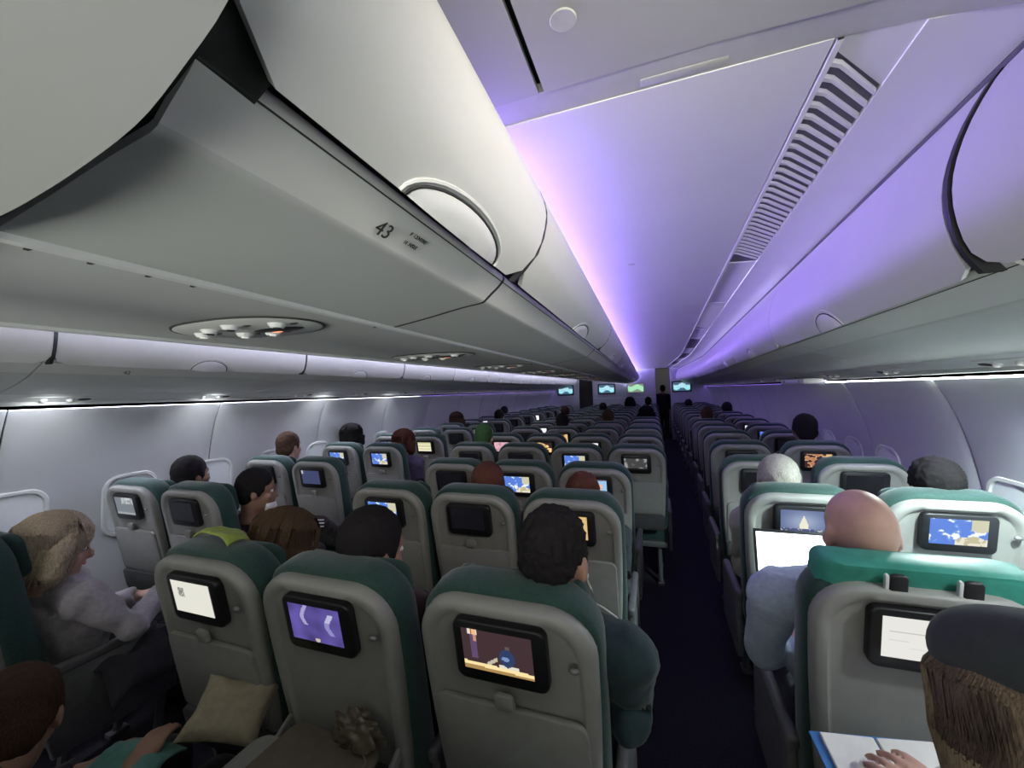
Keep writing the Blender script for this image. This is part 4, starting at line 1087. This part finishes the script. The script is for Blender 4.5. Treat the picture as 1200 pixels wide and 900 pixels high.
# notebook and pen
nbk = empty('notebook', (.425, 1.04, .818), (.28, -.05, .12))
bm = bmesh.new(); box(bm, (0, 0, 0), (.23, .17, .006), .002); bm_obj('cover', bm, mat('blue_card', (.06, .22, .55), .5), nbk)
for x, rr in ((-.045, .03), (.065, -.03)):
    bm = bmesh.new(); box(bm, (x, .0, .008), (.105, .155, .009), .002, 1, (0, rr, 0)); bm_obj('page_block', bm, M_WHITE, nbk)
tag(nbk, 'open notebook with white pages and blue cover, held by the beret woman', 'notebook')
pn = empty('pen', (.50, 1.035, .87), (.55, .35, .2))
bm = bmesh.new(); tube(bm, [(0, 0, -.05), (0, 0, -.04), (0, 0, .075)], [.001, .0045, .0045], 8); bm_obj('pen_body', bm, M_TRIM, pn)
bm = bmesh.new(); tube(bm, [(0, -.005, .05), (0, -.0055, .078)], .0012, 6); bm_obj('pen_clip', bm, M_METAL, pn)
tag(pn, 'white pen in the hand of the beret woman', 'pen')
# brown board on the lowered tray, clear bag behind it
bd = empty('folder', (-.848, .715, .7215), (0, 0, -.05))
bm = bmesh.new(); slab(bm, rrect(.30, .30, .03, 6), 0, .012, .003); bmesh.ops.rotate(bm, verts=bm.verts, cent=(0, 0, 0), matrix=Matrix.Rotation(-math.pi / 2, 3, 'X'))
bmesh.ops.translate(bm, verts=bm.verts, vec=(0, 0, .012)); bm_obj('board', bm, mat('brown_board', (.17, .14, .105), .6, var=.1), bd)
bm = bmesh.new(); tube(bm, [(.10, .13, .013), (.13, .11, .013), (.135, .06, .013), (.12, .02, .013)], .003, 6); bm_obj('edge_band', bm, mat('tan_edge', (.28, .24, .19), .6), bd)
tag(bd, 'flat brown folder lying on the lowered tray table', 'folder')
def crumple(name, loc, r, m, label, cat, seed=1, vox=.006, squash=(1, 1, 1), rough=.35, rot=(0, 0, 0)):
    bm = bmesh.new(); bmesh.ops.create_icosphere(bm, subdivisions=4, radius=1)
    for v in bm.verts:
        n1 = noise.noise(v.co * 2.2 + Vector((seed, 0, 0))); n2 = abs(noise.noise(v.co * 4.5 + Vector((0, seed, 0))))
        k = 1 + rough * n1 - rough * .8 * n2
        v.co = Vector((v.co.x * r * squash[0], v.co.y * r * squash[1], v.co.z * r * squash[2])) * k
    o = bm_obj(name, bm, m, None, loc, rot, True, 70); tag(o, label, cat); return o
crumple('paper_bag', (-1.105, 1.42, .86), .055, M_WHITE, 'crumpled white bag stuffed between two centre seats', 'bag', 3, squash=(1, .7, 1.1))
crumple('plastic_bag', (-.76, .845, .775), .075, mat('smoky_bag', (.12, .095, .07), .25, var=.3), 'crumpled brownish bag tucked behind the folder', 'bag', 9, squash=(1.0, .4, .7), rough=.5)
# pillow on the lap
bm = bmesh.new(); N = 26
def pil(i, j, sgn):
    u, v = -1 + 2 * i / N, -1 + 2 * j / N
    q = (1 - u ** 4) * (1 - v ** 4); pin = 1 - .10 * (1 - u * u) * 0 - .13 * (v * v) * (1 - u * u) ** .5
    x = u * .108 * (1 - .14 * (1 - abs(v)) * 0 - .12 * (1 - v * v)); y = v * .085 * (1 - .14 * (1 - u * u))
    z = sgn * .045 * max(q, 0) ** .5 + .012 * noise.noise(Vector((u * 2.2, v * 2.2, sgn)))
    return bm.verts.new((x, y, z))
for sgn in (1, -1):
    g = [[pil(i, j, sgn) for j in range(N + 1)] for i in range(N + 1)]
    for i in range(N):
        for j in range(N): bm.faces.new((g[i][j], g[i + 1][j], g[i + 1][j + 1], g[i][j + 1]))
bmesh.ops.remove_doubles(bm, verts=bm.verts, dist=.002)
o = bm_obj('pillow', bm, mat('beige_linen', (.36, .31, .22), .85, var=.1, scale=60, bump=.2), None, (-1.21, .835, .735), (.55, .25, .5)); tag(o, 'small beige pillow with pinched corners lying on dark clothes', 'pillow')
# soft sheets: teal cloth, lime cloth, dark blanket
def sheet(name, cx, cy, z, w, d, m, label, cat, rot=(0, 0, 0), amp=.012, fr=7, droop=0, th=.004, seed=0):
    bm = bmesh.new(); n1, n2 = 24, 20; g = []
    for i in range(n1 + 1):
        row = []
        for j in range(n2 + 1):
            u, v = -1 + 2 * i / n1, -1 + 2 * j / n2
            row.append(bm.verts.new((u * w / 2, v * d / 2, amp * noise.noise(Vector((u * fr * .4 + seed, v * fr * .3, seed))) - droop * (u ** 4) - droop * .5 * v ** 4)))
        g.append(row)
    for i in range(n1):
        for j in range(n2): bm.faces.new((g[i][j], g[i + 1][j], g[i + 1][j + 1], g[i][j + 1]))
    o = bm_obj(name, bm, m, None, (cx, cy, z), rot, True, 80); k = o.modifiers.new('t', 'SOLIDIFY'); k.thickness = th; tag(o, label, cat); return o
sheet('cloth', -1.40, .66, .69, .24, .16, cloth('teal', (.10, .26, .23)), 'folded teal cloth in the lap of the bent passenger', 'cloth', (.1, -.1, .2), .02, 5, .03, .006, 2)
sheet('cloth', -1.335, .905, 1.232, .16, .075, cloth('lime', (.26, .33, .06)), 'lime green cloth lying over the top of a centre seat', 'cloth', (-.15, .10, .0), .006, 4, .02, .005, 5)
sheet('blanket', -2.36, 1.22, .60, .62, .50, cloth('blanket', (.018, .018, .024)), 'dark blanket over the lap of the blonde-grey woman', 'blanket', (-.08, 0, 0), .07, 9, .10, .008, 8)
sheet('blanket', -1.36, .56, .63, .50, .34, cloth('plumblanket', (.020, .014, .022)), 'dark plum blanket over the lap of the bent passenger', 'blanket', (-.05, 0, .1), .06, 9, .10, .008, 12)
# earphone man's phone, black pouch by the wall
ph = empty('phone', (-.10, 1.45, .80), (.9, 0, -.2))
bm = bmesh.new(); slab(bm, rrect(.072, .145, .012, 5), -.004, .004, .002); bm_obj('phone_body', bm, M_TRIM, ph)
bm = bmesh.new(); box(bm, (0, -.0045, 0), (.064, .001, .13)); bm_obj('phone_screen', bm, M_BEZEL, ph)
tag(ph, 'pale phone held by the man with earphones', 'phone')
crumple('pouch', (.80, 1.325, 1.06), .040, M_RUBBER, 'small black pouch hung from the window seat beside the teal headrest', 'pouch', 5, squash=(1.1, .8, .9), rough=.2)
